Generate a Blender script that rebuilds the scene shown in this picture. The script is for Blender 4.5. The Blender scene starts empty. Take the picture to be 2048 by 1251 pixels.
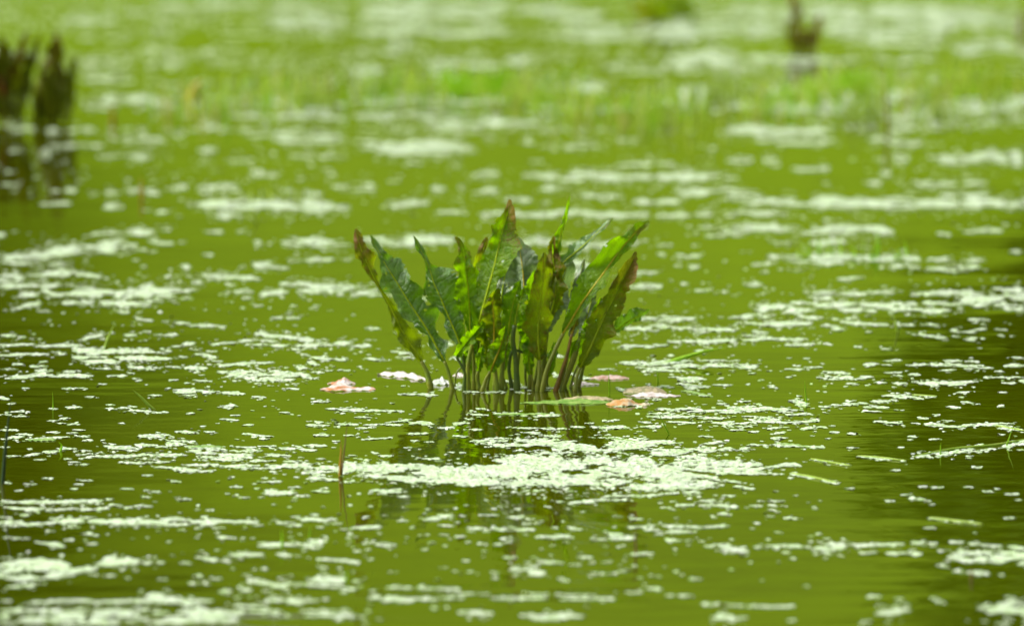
import bpy, math, random
import numpy as np
from mathutils import Vector

C = bpy.context.scene
COL = C.collection
R = math.radians
random.seed(7)
RNG = np.random.default_rng(11)

# ------------------------------------------------------------------ camera
F = 10600.0            # focal length in photograph pixels (2048 wide)
HC = 1.29              # eye height above the water
PX0, PY0 = 1024.0, 625.5
HORIZON = -450.0
PITCH = math.atan((PY0 - HORIZON) / F)
cam_d = bpy.data.cameras.new('camera')
cam = bpy.data.objects.new('camera', cam_d)
COL.objects.link(cam)
cam.location = (0, 0, HC)
cam.rotation_euler = (math.pi / 2 - PITCH, 0, 0)
cam_d.sensor_width = 36.0
cam_d.lens = 36.0 * F / 2048.0
cam_d.clip_start = 0.1
cam_d.clip_end = 3000
YF = 845.0             # photograph row in focus
cam_d.dof.use_dof = True
cam_d.dof.focus_distance = HC * math.hypot(F, YF - HORIZON) / (YF - HORIZON)
cam_d.dof.aperture_fstop = (cam_d.lens / 1000.0) / 0.052
C.camera = cam

# ------------------------------------------------------------------ sky, sun, exposure
SUN_EL, SUN_AZ = R(50), R(-82)       # azimuth from +Y (ahead), negative = left
world = bpy.data.worlds.new('World')
C.world = world
world.use_nodes = True
wn = world.node_tree
bg = wn.nodes['Background']
sky = wn.nodes.new('ShaderNodeTexSky')
sky.sky_type = 'NISHITA'
sky.sun_disc = False
sky.sun_elevation = SUN_EL
sky.sun_rotation = SUN_AZ
sky.dust_density = 10.0
sky.ozone_density = 0.3
hs = wn.nodes.new('ShaderNodeHueSaturation')     # cloud cover takes most of the blue out
hs.inputs['Saturation'].default_value = 0.0
wn.links.new(sky.outputs[0], hs.inputs['Color'])
wn.links.new(hs.outputs[0], bg.inputs['Color'])
bg.inputs['Strength'].default_value = 0.105
sun_d = bpy.data.lights.new('sun', 'SUN')
sun_d.energy = 1.5
sun_d.angle = R(11)
sun_d.color = (1.0, 0.95, 0.86)
sun = bpy.data.objects.new('sun', sun_d)
COL.objects.link(sun)
sv = Vector((math.sin(SUN_AZ) * math.cos(SUN_EL), math.cos(SUN_AZ) * math.cos(SUN_EL), math.sin(SUN_EL)))
sun.rotation_euler = sv.to_track_quat('Z', 'Y').to_euler()
C.view_settings.view_transform = 'Standard'
C.view_settings.look = 'None'
C.view_settings.exposure = 1.2
C.view_settings.gamma = 1.0
C.view_settings.use_curve_mapping = False

# ------------------------------------------------------------------ where things stand
CP, SP = math.cos(PITCH), math.sin(PITCH)

def ray(px, py):
    a, b = (px - PX0) / F, -(py - PY0) / F
    return a, CP + b * SP, -SP + b * CP

def ground(px, py):
    """the water point seen in that row and column of the photograph"""
    a, b, c = ray(px, py)
    t = HC / -c
    return a * t, b * t

def at_depth(px, py, Y):
    a, b, c = ray(px, py)
    t = Y / b
    return Vector((a * t, Y, HC + c * t))

# ------------------------------------------------------------------ helpers
def tag(o, label=None, cat=None, group=None, kind=None):
    if label: o['label'] = label
    if cat: o['category'] = cat
    if group: o['group'] = group
    if kind: o['kind'] = kind
    return o

def mesh_obj(name, verts, faces, mat, parent=None, smooth=True, uvs=None, attrs=None):
    me = bpy.data.meshes.new(name)
    me.from_pydata([tuple(v) for v in verts], [], faces)
    if smooth:
        me.polygons.foreach_set('use_smooth', [True] * len(me.polygons))
    if uvs is not None:
        uv = me.uv_layers.new(name='UVMap')
        idx = np.empty(len(me.loops), dtype=np.int64)
        me.loops.foreach_get('vertex_index', idx)
        uv.data.foreach_set('uv', np.asarray(uvs, dtype=np.float32)[idx].ravel())
    for k, v in (attrs or {}).items():
        at = me.attributes.new(k, 'FLOAT', 'POINT')
        at.data.foreach_set('value', np.asarray(v, dtype=np.float32))
    me.materials.append(mat)
    me.update()
    o = bpy.data.objects.new(name, me)
    COL.objects.link(o)
    if parent: o.parent = parent
    return o

def empty(name, loc):
    o = bpy.data.objects.new(name, None)
    o.empty_display_size = 0.05
    o.location = loc
    COL.objects.link(o)
    return o

def shift(verts, org):
    return [(v[0] - org[0], v[1] - org[1], v[2] - org[2]) for v in verts]

def catmull(pts, n):
    """n points along a smooth curve through pts (any dimension)"""
    P = np.asarray(pts, dtype=float)
    if len(P) == 2:
        t = np.linspace(0, 1, n)[:, None]
        return P[0] * (1 - t) + P[1] * t
    seg = np.linalg.norm(np.diff(P[:, :2], axis=0), axis=1)
    s = np.concatenate([[0], np.cumsum(seg)])
    q = np.linspace(0, s[-1], n)
    m = np.gradient(P, s, axis=0, edge_order=1)
    i = np.clip(np.searchsorted(s, q, side='right') - 1, 0, len(P) - 2)
    h = (s[i + 1] - s[i])[:, None]
    t = ((q - s[i])[:, None]) / h
    return ((2*t**3 - 3*t**2 + 1) * P[i] + (t**3 - 2*t**2 + t) * h * m[i]
            + (-2*t**3 + 3*t**2) * P[i + 1] + (t**3 - t**2) * h * m[i + 1])

def tube(pts, radii, sides=8, flat=1.0):
    pts = [Vector(p) for p in pts]
    vs, fs = [], []
    for i, p in enumerate(pts):
        t = (pts[min(i + 1, len(pts) - 1)] - pts[max(i - 1, 0)]).normalized()
        u = t.cross(Vector((0, 1, 0)))
        if u.length < 1e-4: u = t.cross(Vector((1, 0, 0)))
        u.normalize()
        w = u.cross(t).normalized()
        for k in range(sides):
            a = 2 * math.pi * k / sides
            vs.append(p + u * math.cos(a) * radii[i] + w * math.sin(a) * radii[i] * flat)
    n = len(pts)
    for i in range(n - 1):
        for k in range(sides):
            k2 = (k + 1) % sides
            fs.append((i*sides + k, i*sides + k2, (i+1)*sides + k2, (i+1)*sides + k))
    fs.append(tuple(range(sides - 1, -1, -1)))
    fs.append(tuple((n-1)*sides + k for k in range(sides)))
    return vs, fs

# ------------------------------------------------------------------ materials
class N:
    def __init__(s, name):
        s.m = bpy.data.materials.new(name)
        s.m.use_nodes = True
        s.t = s.m.node_tree
        s.p = s.t.nodes['Principled BSDF']
        s.out = s.t.nodes['Material Output']
    def n(s, typ, **kw):
        nd = s.t.nodes.new(typ)
        for k, v in kw.items():
            if k in nd.inputs.keys(): nd.inputs[k].default_value = v
            else: setattr(nd, k, v)
        return nd
    def l(s, a, b): s.t.links.new(a, b)
    def math(s, op, a, b=None, c=None, clamp=False):
        nd = s.t.nodes.new('ShaderNodeMath'); nd.operation = op; nd.use_clamp = clamp
        for i, v in enumerate((a, b, c)):
            if v is None: continue
            if isinstance(v, (int, float)): nd.inputs[i].default_value = v
            else: s.l(v, nd.inputs[i])
        return nd.outputs[0]
    def ramp(s, fac, stops):
        nd = s.t.nodes.new('ShaderNodeValToRGB')
        el = nd.color_ramp.elements
        while len(el) < len(stops): el.new(0.5)
        for e, (p, c) in zip(el, stops):
            e.position = p; e.color = (*c, 1)
        s.l(fac, nd.inputs[0])
        return nd.outputs[0]
    def mix(s, fac, a, b):
        nd = s.t.nodes.new('ShaderNodeMix'); nd.data_type = 'RGBA'
        for sock, v in ((nd.inputs[0], fac), (nd.inputs[6], a), (nd.inputs[7], b)):
            if isinstance(v, (int, float)): sock.default_value = v
            elif isinstance(v, tuple): sock.default_value = (*v, 1)
            else: s.l(v, sock)
        return nd.outputs[2]
    def noise(s, scale, detail=3, vec=None, rough=0.5):
        nd = s.n('ShaderNodeTexNoise')
        nd.inputs['Scale'].default_value = scale
        nd.inputs['Detail'].default_value = detail
        nd.inputs['Roughness'].default_value = rough
        if vec is not None: s.l(vec, nd.inputs['Vector'])
        return nd.outputs['Fac']

def leaf_material(name, greens, browns, transl, rough=0.30, spec=0.18, tfac=0.50):
    k = N(name)
    tc = k.n('ShaderNodeTexCoord')
    age = k.n('ShaderNodeAttribute', attribute_name='age').outputs['Fac']
    uv = k.n('ShaderNodeSeparateXYZ'); k.l(tc.outputs['UV'], uv.inputs[0])
    au = k.math('ABSOLUTE', uv.outputs[0])
    n1 = k.noise(38, 4, tc.outputs['Object'], 0.6)
    n2 = k.noise(150, 4, tc.outputs['Object'], 0.65)
    n3 = k.noise(420, 2, tc.outputs['Object'], 0.6)
    # side veins run out and up from the midrib
    ph = k.math('SUBTRACT', k.math('MULTIPLY', uv.outputs[1], 62.0 * 2 * math.pi), k.math('MULTIPLY', au, 7.0))
    ph = k.math('ADD', ph, k.math('MULTIPLY', n1, 13.0))
    vein = k.math('POWER', k.math('MULTIPLY_ADD', k.math('SINE', ph), 0.5, 0.5), 5.0)
    green = k.mix(k.math('MULTIPLY_ADD', k.math('ADD', k.math('MULTIPLY', n1, .6), k.math('MULTIPLY', n2, .4)), 3.2, -1.1, clamp=True), greens[0], greens[1])
    green = k.mix(k.math('MULTIPLY', vein, 0.30), green, (0.14, 0.21, 0.008))
    f = k.math('ADD', age, k.math('MULTIPLY', k.math('SUBTRACT', n1, 0.5), 0.9))
    f = k.math('ADD', f, k.math('MULTIPLY', k.math('SUBTRACT', n2, 0.5), 1.5))
    f = k.math('ADD', f, k.math('MULTIPLY', au, 0.10))
    w1 = k.n('ShaderNodeMapRange', interpolation_type='SMOOTHSTEP')
    w1.inputs[1].default_value, w1.inputs[2].default_value = 0.30, 0.62
    k.l(f, w1.inputs[0])
    w2 = k.n('ShaderNodeMapRange', interpolation_type='SMOOTHSTEP')
    w2.inputs[1].default_value, w2.inputs[2].default_value = 0.58, 0.95
    k.l(f, w2.inputs[0])
    col = k.mix(w1.outputs[0], green, browns[0])
    col = k.mix(w2.outputs[0], col, browns[1])
    spot = k.n('ShaderNodeMapRange', interpolation_type='SMOOTHSTEP')
    spot.inputs[1].default_value, spot.inputs[2].default_value = 0.66, 0.74
    k.l(n3, spot.inputs[0])
    col = k.mix(k.math('MULTIPLY', spot.outputs[0], 0.55), col, (0.035, 0.030, 0.012))
    k.l(col, k.p.inputs['Base Color'])
    k.p.inputs['Roughness'].default_value = rough
    k.p.inputs['Specular IOR Level'].default_value = spec
    k.l(k.math('MULTIPLY_ADD', n2, 0.35, rough - 0.17), k.p.inputs['Roughness'])
    b = k.n('ShaderNodeBump'); b.inputs['Strength'].default_value = 0.9; b.inputs['Distance'].default_value = 0.0026
    hgt = k.math('ADD', k.math('MULTIPLY', vein, -0.45), k.math('MULTIPLY', n2, 1.0))
    hgt = k.math('ADD', hgt, k.math('MULTIPLY', n1, 4.5))
    hgt = k.math('ADD', hgt, k.math('MULTIPLY', n3, 0.25))
    k.l(hgt, b.inputs['Height'])
    k.l(b.outputs[0], k.p.inputs['Normal'])
    tr = k.n('ShaderNodeBsdfTranslucent')
    k.l(k.mix(w1.outputs[0], transl, k.mix(0.5, transl, browns[0])), tr.inputs['Color'])
    mx = k.n('ShaderNodeMixShader'); mx.inputs[0].default_value = tfac
    k.l(k.p.outputs[0], mx.inputs[1]); k.l(tr.outputs[0], mx.inputs[2])
    k.l(mx.outputs[0], k.out.inputs['Surface'])
    return k.m

def plain(name, c0, c1, scale=60, rough=0.45, spec=0.5, tfac=0.0, bump=0.0, con=2.2):
    k = N(name)
    tc = k.n('ShaderNodeTexCoord')
    f = k.noise(scale, 4, tc.outputs['Object'], 0.6)
    col = k.mix(k.math('MULTIPLY_ADD', f, con, 0.5 - con * 0.5, clamp=True), c0, c1)
    k.l(col, k.p.inputs['Base Color'])
    k.p.inputs['Roughness'].default_value = rough
    k.p.inputs['Specular IOR Level'].default_value = spec
    if bump:
        b = k.n('ShaderNodeBump'); b.inputs['Strength'].default_value = 0.6; b.inputs['Distance'].default_value = bump
        k.l(f, b.inputs['Height']); k.l(b.outputs[0], k.p.inputs['Normal'])
    if tfac:
        tr = k.n('ShaderNodeBsdfTranslucent'); k.l(col, tr.inputs['Color'])
        mx = k.n('ShaderNodeMixShader'); mx.inputs[0].default_value = tfac
        k.l(k.p.outputs[0], mx.inputs[1]); k.l(tr.outputs[0], mx.inputs[2])
        k.l(mx.outputs[0], k.out.inputs['Surface'])
    return k.m

M = {}
M['dock'] = leaf_material('dock_leaf', ((0.014, 0.058, 0.0005), (0.160, 0.260, 0.0005)),
                          ((0.105, 0.095, 0.002), (0.200, 0.085, 0.022)), (0.27, 0.56, 0.0003))
M['dock_gloss'] = leaf_material('glossy_dock_leaf', ((0.018, 0.085, 0.001), (0.110, 0.240, 0.006)),
                          ((0.105, 0.095, 0.004), (0.200, 0.085, 0.022)), (0.16, 0.36, 0.001), rough=0.32, spec=0.85, tfac=0.32)
M['dock_pale'] = leaf_material('sheen_dock_leaf', ((0.080, 0.150, 0.045), (0.300, 0.360, 0.230)),  # sky sheen put into the leaf colour as pale grey-green
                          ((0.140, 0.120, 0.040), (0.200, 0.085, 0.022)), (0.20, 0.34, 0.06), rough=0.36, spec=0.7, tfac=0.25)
M['dock_old'] = leaf_material('old_dock_leaf', ((0.026, 0.058, 0.001), (0.160, 0.205, 0.001)),
                              ((0.125, 0.105, 0.003), (0.205, 0.090, 0.028)), (0.24, 0.36, 0.001))
M['dock_dark'] = leaf_material('dark_dock_leaf', ((0.030, 0.048, 0.0005), (0.065, 0.080, 0.0005)),
                             ((0.075, 0.062, 0.001), (0.120, 0.035, 0.004)), (0.10, 0.13, 0.001), spec=0.10, tfac=0.2)
M['dock_rust'] = leaf_material('rust_dock_leaf', ((0.120, 0.120, 0.001), (0.160, 0.140, 0.002)),
                             ((0.150, 0.100, 0.003), (0.210, 0.085, 0.040)), (0.10, 0.10, 0.001), spec=0.2, tfac=0.2)
M['dock_yellow'] = leaf_material('yellow_dock_leaf', ((0.16, 0.30, 0.001), (0.24, 0.36, 0.001)),
                             ((0.36, 0.28, 0.002), (0.36, 0.20, 0.004)), (0.25, 0.40, 0.001), spec=0.2, tfac=0.4)
M['midrib'] = plain('leaf_midrib', (0.32, 0.46, 0.003), (0.44, 0.54, 0.004), 50, 0.45, 0.3, 0.4)
M['midrib_tan'] = plain('tan_midrib', (0.48, 0.34, 0.005), (0.40, 0.38, 0.005), 50, 0.45, 0.3, 0.3)
M['stalk'] = plain('leaf_stalk', (0.105, 0.180, 0.003), (0.200, 0.200, 0.006), 28, 0.4, 0.5, 0.0, 0.0006)
M['stalk_dark'] = plain('dark_stalk', (0.030, 0.080, 0.003), (0.080, 0.115, 0.004), 40, 0.35, 0.5)
M['stalk_rust'] = plain('rusty_stalk', (0.05, 0.055, 0.003), (0.30, 0.15, 0.006), 35, 0.4, 0.5)
M['grass'] = plain('grass_blade', (0.20, 0.40, 0.004), (0.30, 0.50, 0.008), 30, 0.45, 0.4, 0.5)
M['grass_pale'] = plain('pale_grass', (0.26, 0.42, 0.03), (0.38, 0.50, 0.07), 30, 0.5, 0.4, 0.45)
M['grass_bright'] = plain('bright_grass', (0.26, 0.54, 0.003), (0.36, 0.62, 0.006), 30, 0.5, 0.3, 0.5)
M['rush'] = plain('dark_rush', (0.006, 0.024, 0.004), (0.014, 0.038, 0.005), 30, 0.4, 0.5)
M['dead'] = plain('dead_blade', (0.36, 0.17, 0.008), (0.20, 0.17, 0.010), 55, 0.55, 0.4, 0.2)
M['dead_brown'] = plain('brown_dead_stem', (0.13, 0.070, 0.022), (0.09, 0.065, 0.018), 55, 0.6, 0.3)
M['yellow'] = plain('yellow_leaf', (0.30, 0.30, 0.006), (0.36, 0.26, 0.010), 40, 0.5, 0.4, 0.3)

def marsh_mat():
    k = N('marsh_grass')
    rnd = k.n('ShaderNodeNewGeometry').outputs['Random Per Island']
    col = k.ramp(rnd, [(0.0, (0.28, 0.54, 0.004)), (0.4, (0.38, 0.58, 0.02)), (0.75, (0.48, 0.60, 0.08)), (1.0, (0.52, 0.52, 0.14))])
    k.l(col, k.p.inputs['Base Color']); k.p.inputs['Roughness'].default_value = 0.5
    tr = k.n('ShaderNodeBsdfTranslucent'); k.l(col, tr.inputs['Color'])
    mx = k.n('ShaderNodeMixShader'); mx.inputs[0].default_value = 0.55
    k.l(k.p.outputs[0], mx.inputs[1]); k.l(tr.outputs[0], mx.inputs[2]); k.l(mx.outputs[0], k.out.inputs['Surface'])
    return k.m
M['marsh'] = marsh_mat()
# ------------------------------------------------------------------ the setting: ground, water, and unseen land added for the reflections
# Ripples: a few low wave trains roll through the near water.
PACKETS = []
for (px0, px1, py, amp, lam, tilt) in (
        (560, 1290, 1196, 0.0018, .12, .035), (-120, 700, 1222, 0.0021, .13, .03), (930, 1420, 1186, 0.0015, .11, -.03),
        (-100, 560, 1180, 0.0012, .11, -.02), (600, 1000, 1172, 0.0014, .10, -.05), (1330, 1760, 1212, 0.0018, .12, .03),
        (1640, 1840, 1176, 0.0014, .11, .04), (300, 760, 1154, 0.0009, .10, .05), (0, 900, 1248, 0.0025, .15, .0),
        (1100, 1340, 1146, 0.0009, .10, .02), (1400, 2150, 1236, 0.0018, .13, -.02), (-200, 300, 1206, 0.0016, .12, .02),
        (700, 1500, 1270, .0034, .2, .02), (1500, 2200, 1290, .0034, .2, .0), (-300, 700, 1300, .004, .22, .0)):
    xa, ya = ground(px0, py); xb, yb = ground(px1, py)
    PACKETS.append(((xa + xb) / 2, ya, abs(xb - xa) / 2, amp, lam, tilt))

def water_z(x, y):
    x = np.asarray(x, dtype=float); y = np.asarray(y, dtype=float)
    h = np.zeros(np.broadcast(x, y).shape)
    for i, (cx, cy, hw, amp, lam, tilt) in enumerate(PACKETS):
        u = (x - cx) / hw
        s = (y - cy) + tilt * (x - cx) + 0.035 * np.sin(3.1 * (x - cx) + i * 1.7) + 0.012 * np.sin(8.7 * x + i)
        h += 0.5 * amp * np.cos(2 * np.pi * s / lam) * np.exp(-(s / (lam * 0.75)) ** 2) * np.exp(-u ** 4)
    return h

ys = np.concatenate([np.linspace(-1.0, 7.3, 12)[:-1], np.arange(7.3, 9.4, 0.014), np.arange(9.4, 13, 0.12), np.arange(13, 62, 1.5)])
xs = np.concatenate([np.linspace(-46, -1.6, 18)[:-1], np.arange(-1.6, 1.6, 0.028), np.linspace(1.6, 46, 18)])
X, Y = np.meshgrid(xs, ys)
Z = water_z(X, Y)
nx, ny = len(xs), len(ys)
vv = np.stack([X.ravel(), Y.ravel(), Z.ravel()], 1)
ii = (np.arange(ny - 1)[:, None] * nx + np.arange(nx - 1)[None, :]).ravel()
ff = np.stack([ii, ii + 1, ii + nx + 1, ii + nx], 1)

k = N('pond_water')
tc = k.n('ShaderNodeTexCoord')
mp = k.n('ShaderNodeMapping'); k.l(tc.outputs['Object'], mp.inputs['Vector']); mp.inputs['Scale'].default_value = (1.0, 0.45, 1)
murk = k.noise(0.9, 4, mp.outputs[0], 0.55)
murk2 = k.noise(9.0, 3, mp.outputs[0], 0.5)
mm = k.math('ADD', k.math('MULTIPLY', murk, 0.8), k.math('MULTIPLY', murk2, 0.2))
wc = k.ramp(mm, [(0.32, (0.018, 0.022, 0.0)), (0.55, (0.029, 0.035, 0.0)), (0.72, (0.038, 0.046, 0.0))])
k.l(wc, k.p.inputs['Base Color'])
k.p.inputs['Roughness'].default_value = 0.006
k.p.inputs['IOR'].default_value = 1.333
mp2 = k.n('ShaderNodeMapping'); k.l(tc.outputs['Object'], mp2.inputs['Vector']); mp2.inputs['Scale'].default_value = (5.0, 11.0, 1)
mp3 = k.n('ShaderNodeMapping'); k.l(tc.outputs['Object'], mp3.inputs['Vector']); mp3.inputs['Scale'].default_value = (0.8, 1.7, 1)
b1 = k.noise(1.0, 2, mp2.outputs[0], 0.45)
b2 = k.noise(1.0, 2, mp3.outputs[0], 0.4)
b = k.n('ShaderNodeBump'); b.inputs['Strength'].default_value = 1.0; b.inputs['Distance'].default_value = 0.0011
k.l(k.math('ADD', b1, k.math('MULTIPLY', b2, 4.0)), b.inputs['Height'])
k.l(b.outputs[0], k.p.inputs['Normal'])
M['water'] = k.m
water = mesh_obj('water', vv.tolist(), ff.tolist(), M['water'])
tag(water, 'murky olive green pond water with faint ripples', 'water', kind='structure')

# ground: pond basin, a low bank all round, an unseen meadow slope added to brighten the mirroring water, land on to the horizon
def bank_z(x, y):
    e = math.hypot(x / 34.0, (y - 22.0) / 24.0)
    s = min(max((e - 0.90) / 0.16, 0), 1)
    z = -0.7 + s * s * (3 - 2 * s) * 1.0
    far = min(max((y - 34.0) / 10.0, 0), 1) * min(max((120 - abs(x)) / 60.0, 0), 1)
    up = min(max((e - 1.06) / 1.9, 0), 1)
    z += far * 25.0 * (up ** 0.9) * (1 - 0.12 * up)
    if far > 0 and up > 0: z += 0.5 * math.sin(x * .23) * math.sin(y * .17) * min(up * 8, 1)
    return z
gv, gf = [], []
rad = [0.0] + list(np.linspace(0.3, 1.3, 26)) + list(np.linspace(1.35, 3.0, 24)) + [3.4, 4.5, 9, 25, 60]
seg = 180
gv.append((0, 22, -0.7))
for r in rad[1:]:
    for a in range(seg):
        t = 2 * math.pi * a / seg
        x, y = 34 * r * math.cos(t), 22 + 24 * r * math.sin(t)
        gv.append((x, y, bank_z(x, y) + (random.uniform(-.06, .06) if 1.05 < r < 3 else 0)))
for a in range(seg):
    gf.append((0, 1 + a, 1 + (a + 1) % seg))
for i in range(len(rad) - 2):
    for a in range(seg):
        p, q = 1 + i * seg + a, 1 + i * seg + (a + 1) % seg
        gf.append((p, p + seg, q + seg, q))
k = N('meadow_ground')
tc = k.n('ShaderNodeTexCoord')
g1 = k.noise(0.07, 3, tc.outputs['Object'], 0.6)
g2 = k.noise(2.5, 4, tc.outputs['Object'], 0.6)
gc = k.ramp(k.math('ADD', k.math('MULTIPLY', g1, 0.7), k.math('MULTIPLY', g2, 0.3)),
            [(0.34, (0.080, 0.130, 0.0001)), (0.5, (0.118, 0.196, 0.0001)), (0.64, (0.142, 0.236, 0.0002))])
k.l(gc, k.p.inputs['Base Color']); k.p.inputs['Roughness'].default_value = 0.9
k.p.inputs['Specular IOR Level'].default_value = 0.1
tag(mesh_obj('ground', gv, gf, k.m), 'ground with an unseen green meadow slope added for the water to mirror', 'ground', kind='structure')

# bushes added out of view; their reflection darkens the water's edges
NS = 26000
cl = []
for i in range(90):
    sg = -1 if i % 2 else 1
    az = R(sg * random.uniform(5.25, 15.0)); dist = random.uniform(50, 82)
    x, y = dist * math.sin(az), dist * math.cos(az)
    cl.append((x, y, bank_z(x, y) + random.uniform(.6, 1.6), random.uniform(1.4, 3.0), random.uniform(1.2, 2.8)))
cl = np.array(cl)
ci = RNG.integers(0, len(cl), NS)
u = RNG.normal(size=(NS, 3)); u /= np.linalg.norm(u, axis=1)[:, None]
rr_ = RNG.random(NS) ** 0.4
c3 = np.stack([cl[ci, 0] + u[:, 0]*rr_*cl[ci, 3], cl[ci, 1] + u[:, 1]*rr_*cl[ci, 3], cl[ci, 2] + u[:, 2]*rr_*cl[ci, 4]], 1)
ax = RNG.normal(size=(NS, 3)); ax /= np.linalg.norm(ax, axis=1)[:, None]
bx = np.cross(ax, RNG.normal(size=(NS, 3))); bx /= np.linalg.norm(bx, axis=1)[:, None]
sz = RNG.uniform(0.15, 0.36, NS)[:, None]
wv = np.stack([c3 + ax*sz, c3 + bx*sz*.6, c3 - ax*sz, c3 - bx*sz*.6], 1).reshape(-1, 3)
M['added_scrub'] = plain('added_scrub_foliage', (0.072, 0.138, 0.0003), (0.095, 0.170, 0.0005), 0.8, 0.8, 0.1, 0.3)
tag(mesh_obj('added_scrub', wv.tolist(), np.arange(NS * 4).reshape(-1, 4).tolist(), M['added_scrub'], smooth=False),
    'unseen bushes added so the edges of the water mirror darker', 'added_scrub', kind='stuff')
# ------------------------------------------------------------------ dock plants
def leaf(plant, org, Y, spec, S):
    """One dock leaf: wavy blade (the part), its midrib and its stalk (sub-parts).
    spec: stalk / blade in photograph pixels at the plant's distance, depth offsets, folds, colour ages."""
    d0, d1 = spec.get('d', (0, 0))
    rnd = random.Random(spec.get('seed', 1))
    nb, hw = spec.get('n', 46), 7
    bl = catmull(spec['blade'], nb)
    raw = np.array(spec['blade'], dtype=float)
    allp = list(spec.get('stalk', [])) + [tuple(bl[0, :2])]
    # depth along the whole leaf
    ns = len(spec.get('stalk', []))
    def dep(t): return d0 + (d1 - d0) * t ** 1.4
    tb0 = 0.3 if ns else 0.0
    mid = []
    for i in range(nb):
        t = tb0 + (1 - tb0) * i / (nb - 1)
        mid.append(at_depth(bl[i, 0], bl[i, 1], Y + dep(t)))
    fL, fR = spec.get('fold', (0.35, 0.35))
    ra = spec.get('ruffle', 8.0) * 1.2 * S
    waves = spec.get('waves', 4.5)
    p1, p2, p3 = rnd.uniform(0, 6.28), rnd.uniform(0, 6.28), rnd.uniform(0, 6.28)
    def curve1(freq):
        kn = [rnd.uniform(-1, 1) for _ in range(int(freq * 1.3) + 6)]
        def f(t):
            x = t * freq; i = int(x); q = x - i; q = q*q*(3 - 2*q)
            return kn[i] * (1 - q) + kn[i+1] * q
        return f
    lob = [curve1(waves * 2.2), curve1(waves * 2.2)]
    fine = [curve1(waves * 6.5), curve1(waves * 6.5)]
    curl = [curve1(waves * 1.0), curve1(waves * 1.0)]
    crisp = [curve1(waves * 3.0), curve1(waves * 3.0)]
    verts, uvs, ages, faces = [], [], [], []
    length = sum((mid[i+1] - mid[i]).length for i in range(nb - 1))
    s_acc = 0.0
    a0, a1 = spec.get('age', (0.0, 0.5))
    ridge = []
    for i in range(nb):
        t = i / (nb - 1)
        if i: s_acc += (mid[i] - mid[i-1]).length
        T = (mid[min(i+1, nb-1)] - mid[max(i-1, 0)]).normalized()
        V = Vector((0, 1, 0))
        W = V.cross(T)
        W = W.normalized() if W.length > 1e-3 else Vector((1, 0, 0))
        Nn = W.cross(T).normalized()
        if Nn.y > 0: Nn = -Nn
        tw = spec.get('twist', 0.0) * math.sin(t * 3.0 + p3)
        ridge.append(mid[i] - Nn * 0.0004)
        for j in range(-hw, hw + 1):
            u = j / hw
            w = max(bl[i, 2] if u < 0 else bl[i, 3], 0.15) * S * 0.94
            ph = (p1 if u < 0 else p2) + 2 * math.pi * waves * t * (1 + 0.25 * math.sin(t * 5 + p3))
            a = abs(u)
            sd = 0 if u < 0 else 1
            w *= 1 + a * a * (0.38 * lob[sd](t) + 0.14 * fine[sd](t))
            f = (fL if u < 0 else fR) + spec.get('curl', 1.05) * curl[sd](t)
            taper = min(1.0, w / (11 * S))
            out = f * a * w + tw * u * w
            out += taper * ra * 1.5 * (a ** 1.7) * crisp[sd](t)
            out += taper * 0.45 * ra * (a ** 1.2) * math.sin(ph + p3 + 2.4 * a)
            out += taper * 0.16 * ra * math.sin(37 * t + p1 + 6 * u) * math.sin(8 * a + p2 + 15 * t)
            if a > 0.7: out += taper * 1.2 * (a - 0.7) * ra * fine[sd](t) * 1.6
            verts.append(mid[i] + W * (u * w) + Nn * out)
            uvs.append((u, s_acc))
            ages.append(a0 + (a1 - a0) * t ** 2.6 + spec.get('edge', 0.0) * a * a)
    m = 2 * hw + 1
    for i in range(nb - 1):
        for j in range(m - 1):
            # bites and tears at the margin
            if (j in (0, m - 2)) and rnd.random() < spec.get('tear', 0.09): continue
            if 5 < i < nb - 6 and rnd.random() < spec.get('holes', 0.007): continue      # insect holes
            faces.append((i*m + j, i*m + j + 1, (i+1)*m + j + 1, (i+1)*m + j))
    o = mesh_obj('leaf', shift(verts, org), faces, M[spec.get('mat', 'dock')], plant, uvs=uvs, attrs={'age': ages})
    if spec.get('label'): o['label'] = spec['label']
    r0 = spec.get('rib', 2.3) * 0.98 * S
    pts = [p - Vector((0, 0.0006, 0)) for p in ridge]
    rad = [max(r0 * (1 - i / (nb - 1)) ** 0.75, 0.0002) for i in range(nb)]
    v, f = tube(pts[:-1:2] + [pts[-1]], rad[:-1:2] + [rad[-1]], 6, 0.7)
    mesh_obj('midrib', shift(v, org), f, M[spec.get('ribmat', 'midrib')], o)
    if ns:
        n = 18
        if len(allp) > 2:
            allp = [allp[0]] + [(q[0] + rnd.uniform(-2.5, 2.5), q[1]) for q in allp[1:-1]] + [allp[-1]]
        sp = catmull([tuple(q[:2]) for q in allp], n)
        pts = [at_depth(sp[i, 0], sp[i, 1], Y + dep(tb0 * i / (n - 1))) for i in range(n)]
        low = pts[0].copy(); dirn = (pts[0] - pts[2]).normalized()
        pts = [low + dirn * 0.10 - Vector((0, 0, 0.03)), low + dirn * 0.03] + pts
        rb, rt = spec.get('sw', (4.6, 3.0))
        kk = rnd.uniform(.8, 1.15)
        rad = [rb * S] * 2 + [kk * (rb + (rt - rb) * (i / (n - 1))) * S * (1.25 if i < 2 else 1.1 if i < 4 else 1) for i in range(n)]
        v, f = tube(pts, rad, 8, 0.8)
        mesh_obj('stalk', shift(v, org), f, M[spec.get('stalkmat', 'stalk')], o)
    return o

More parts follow.
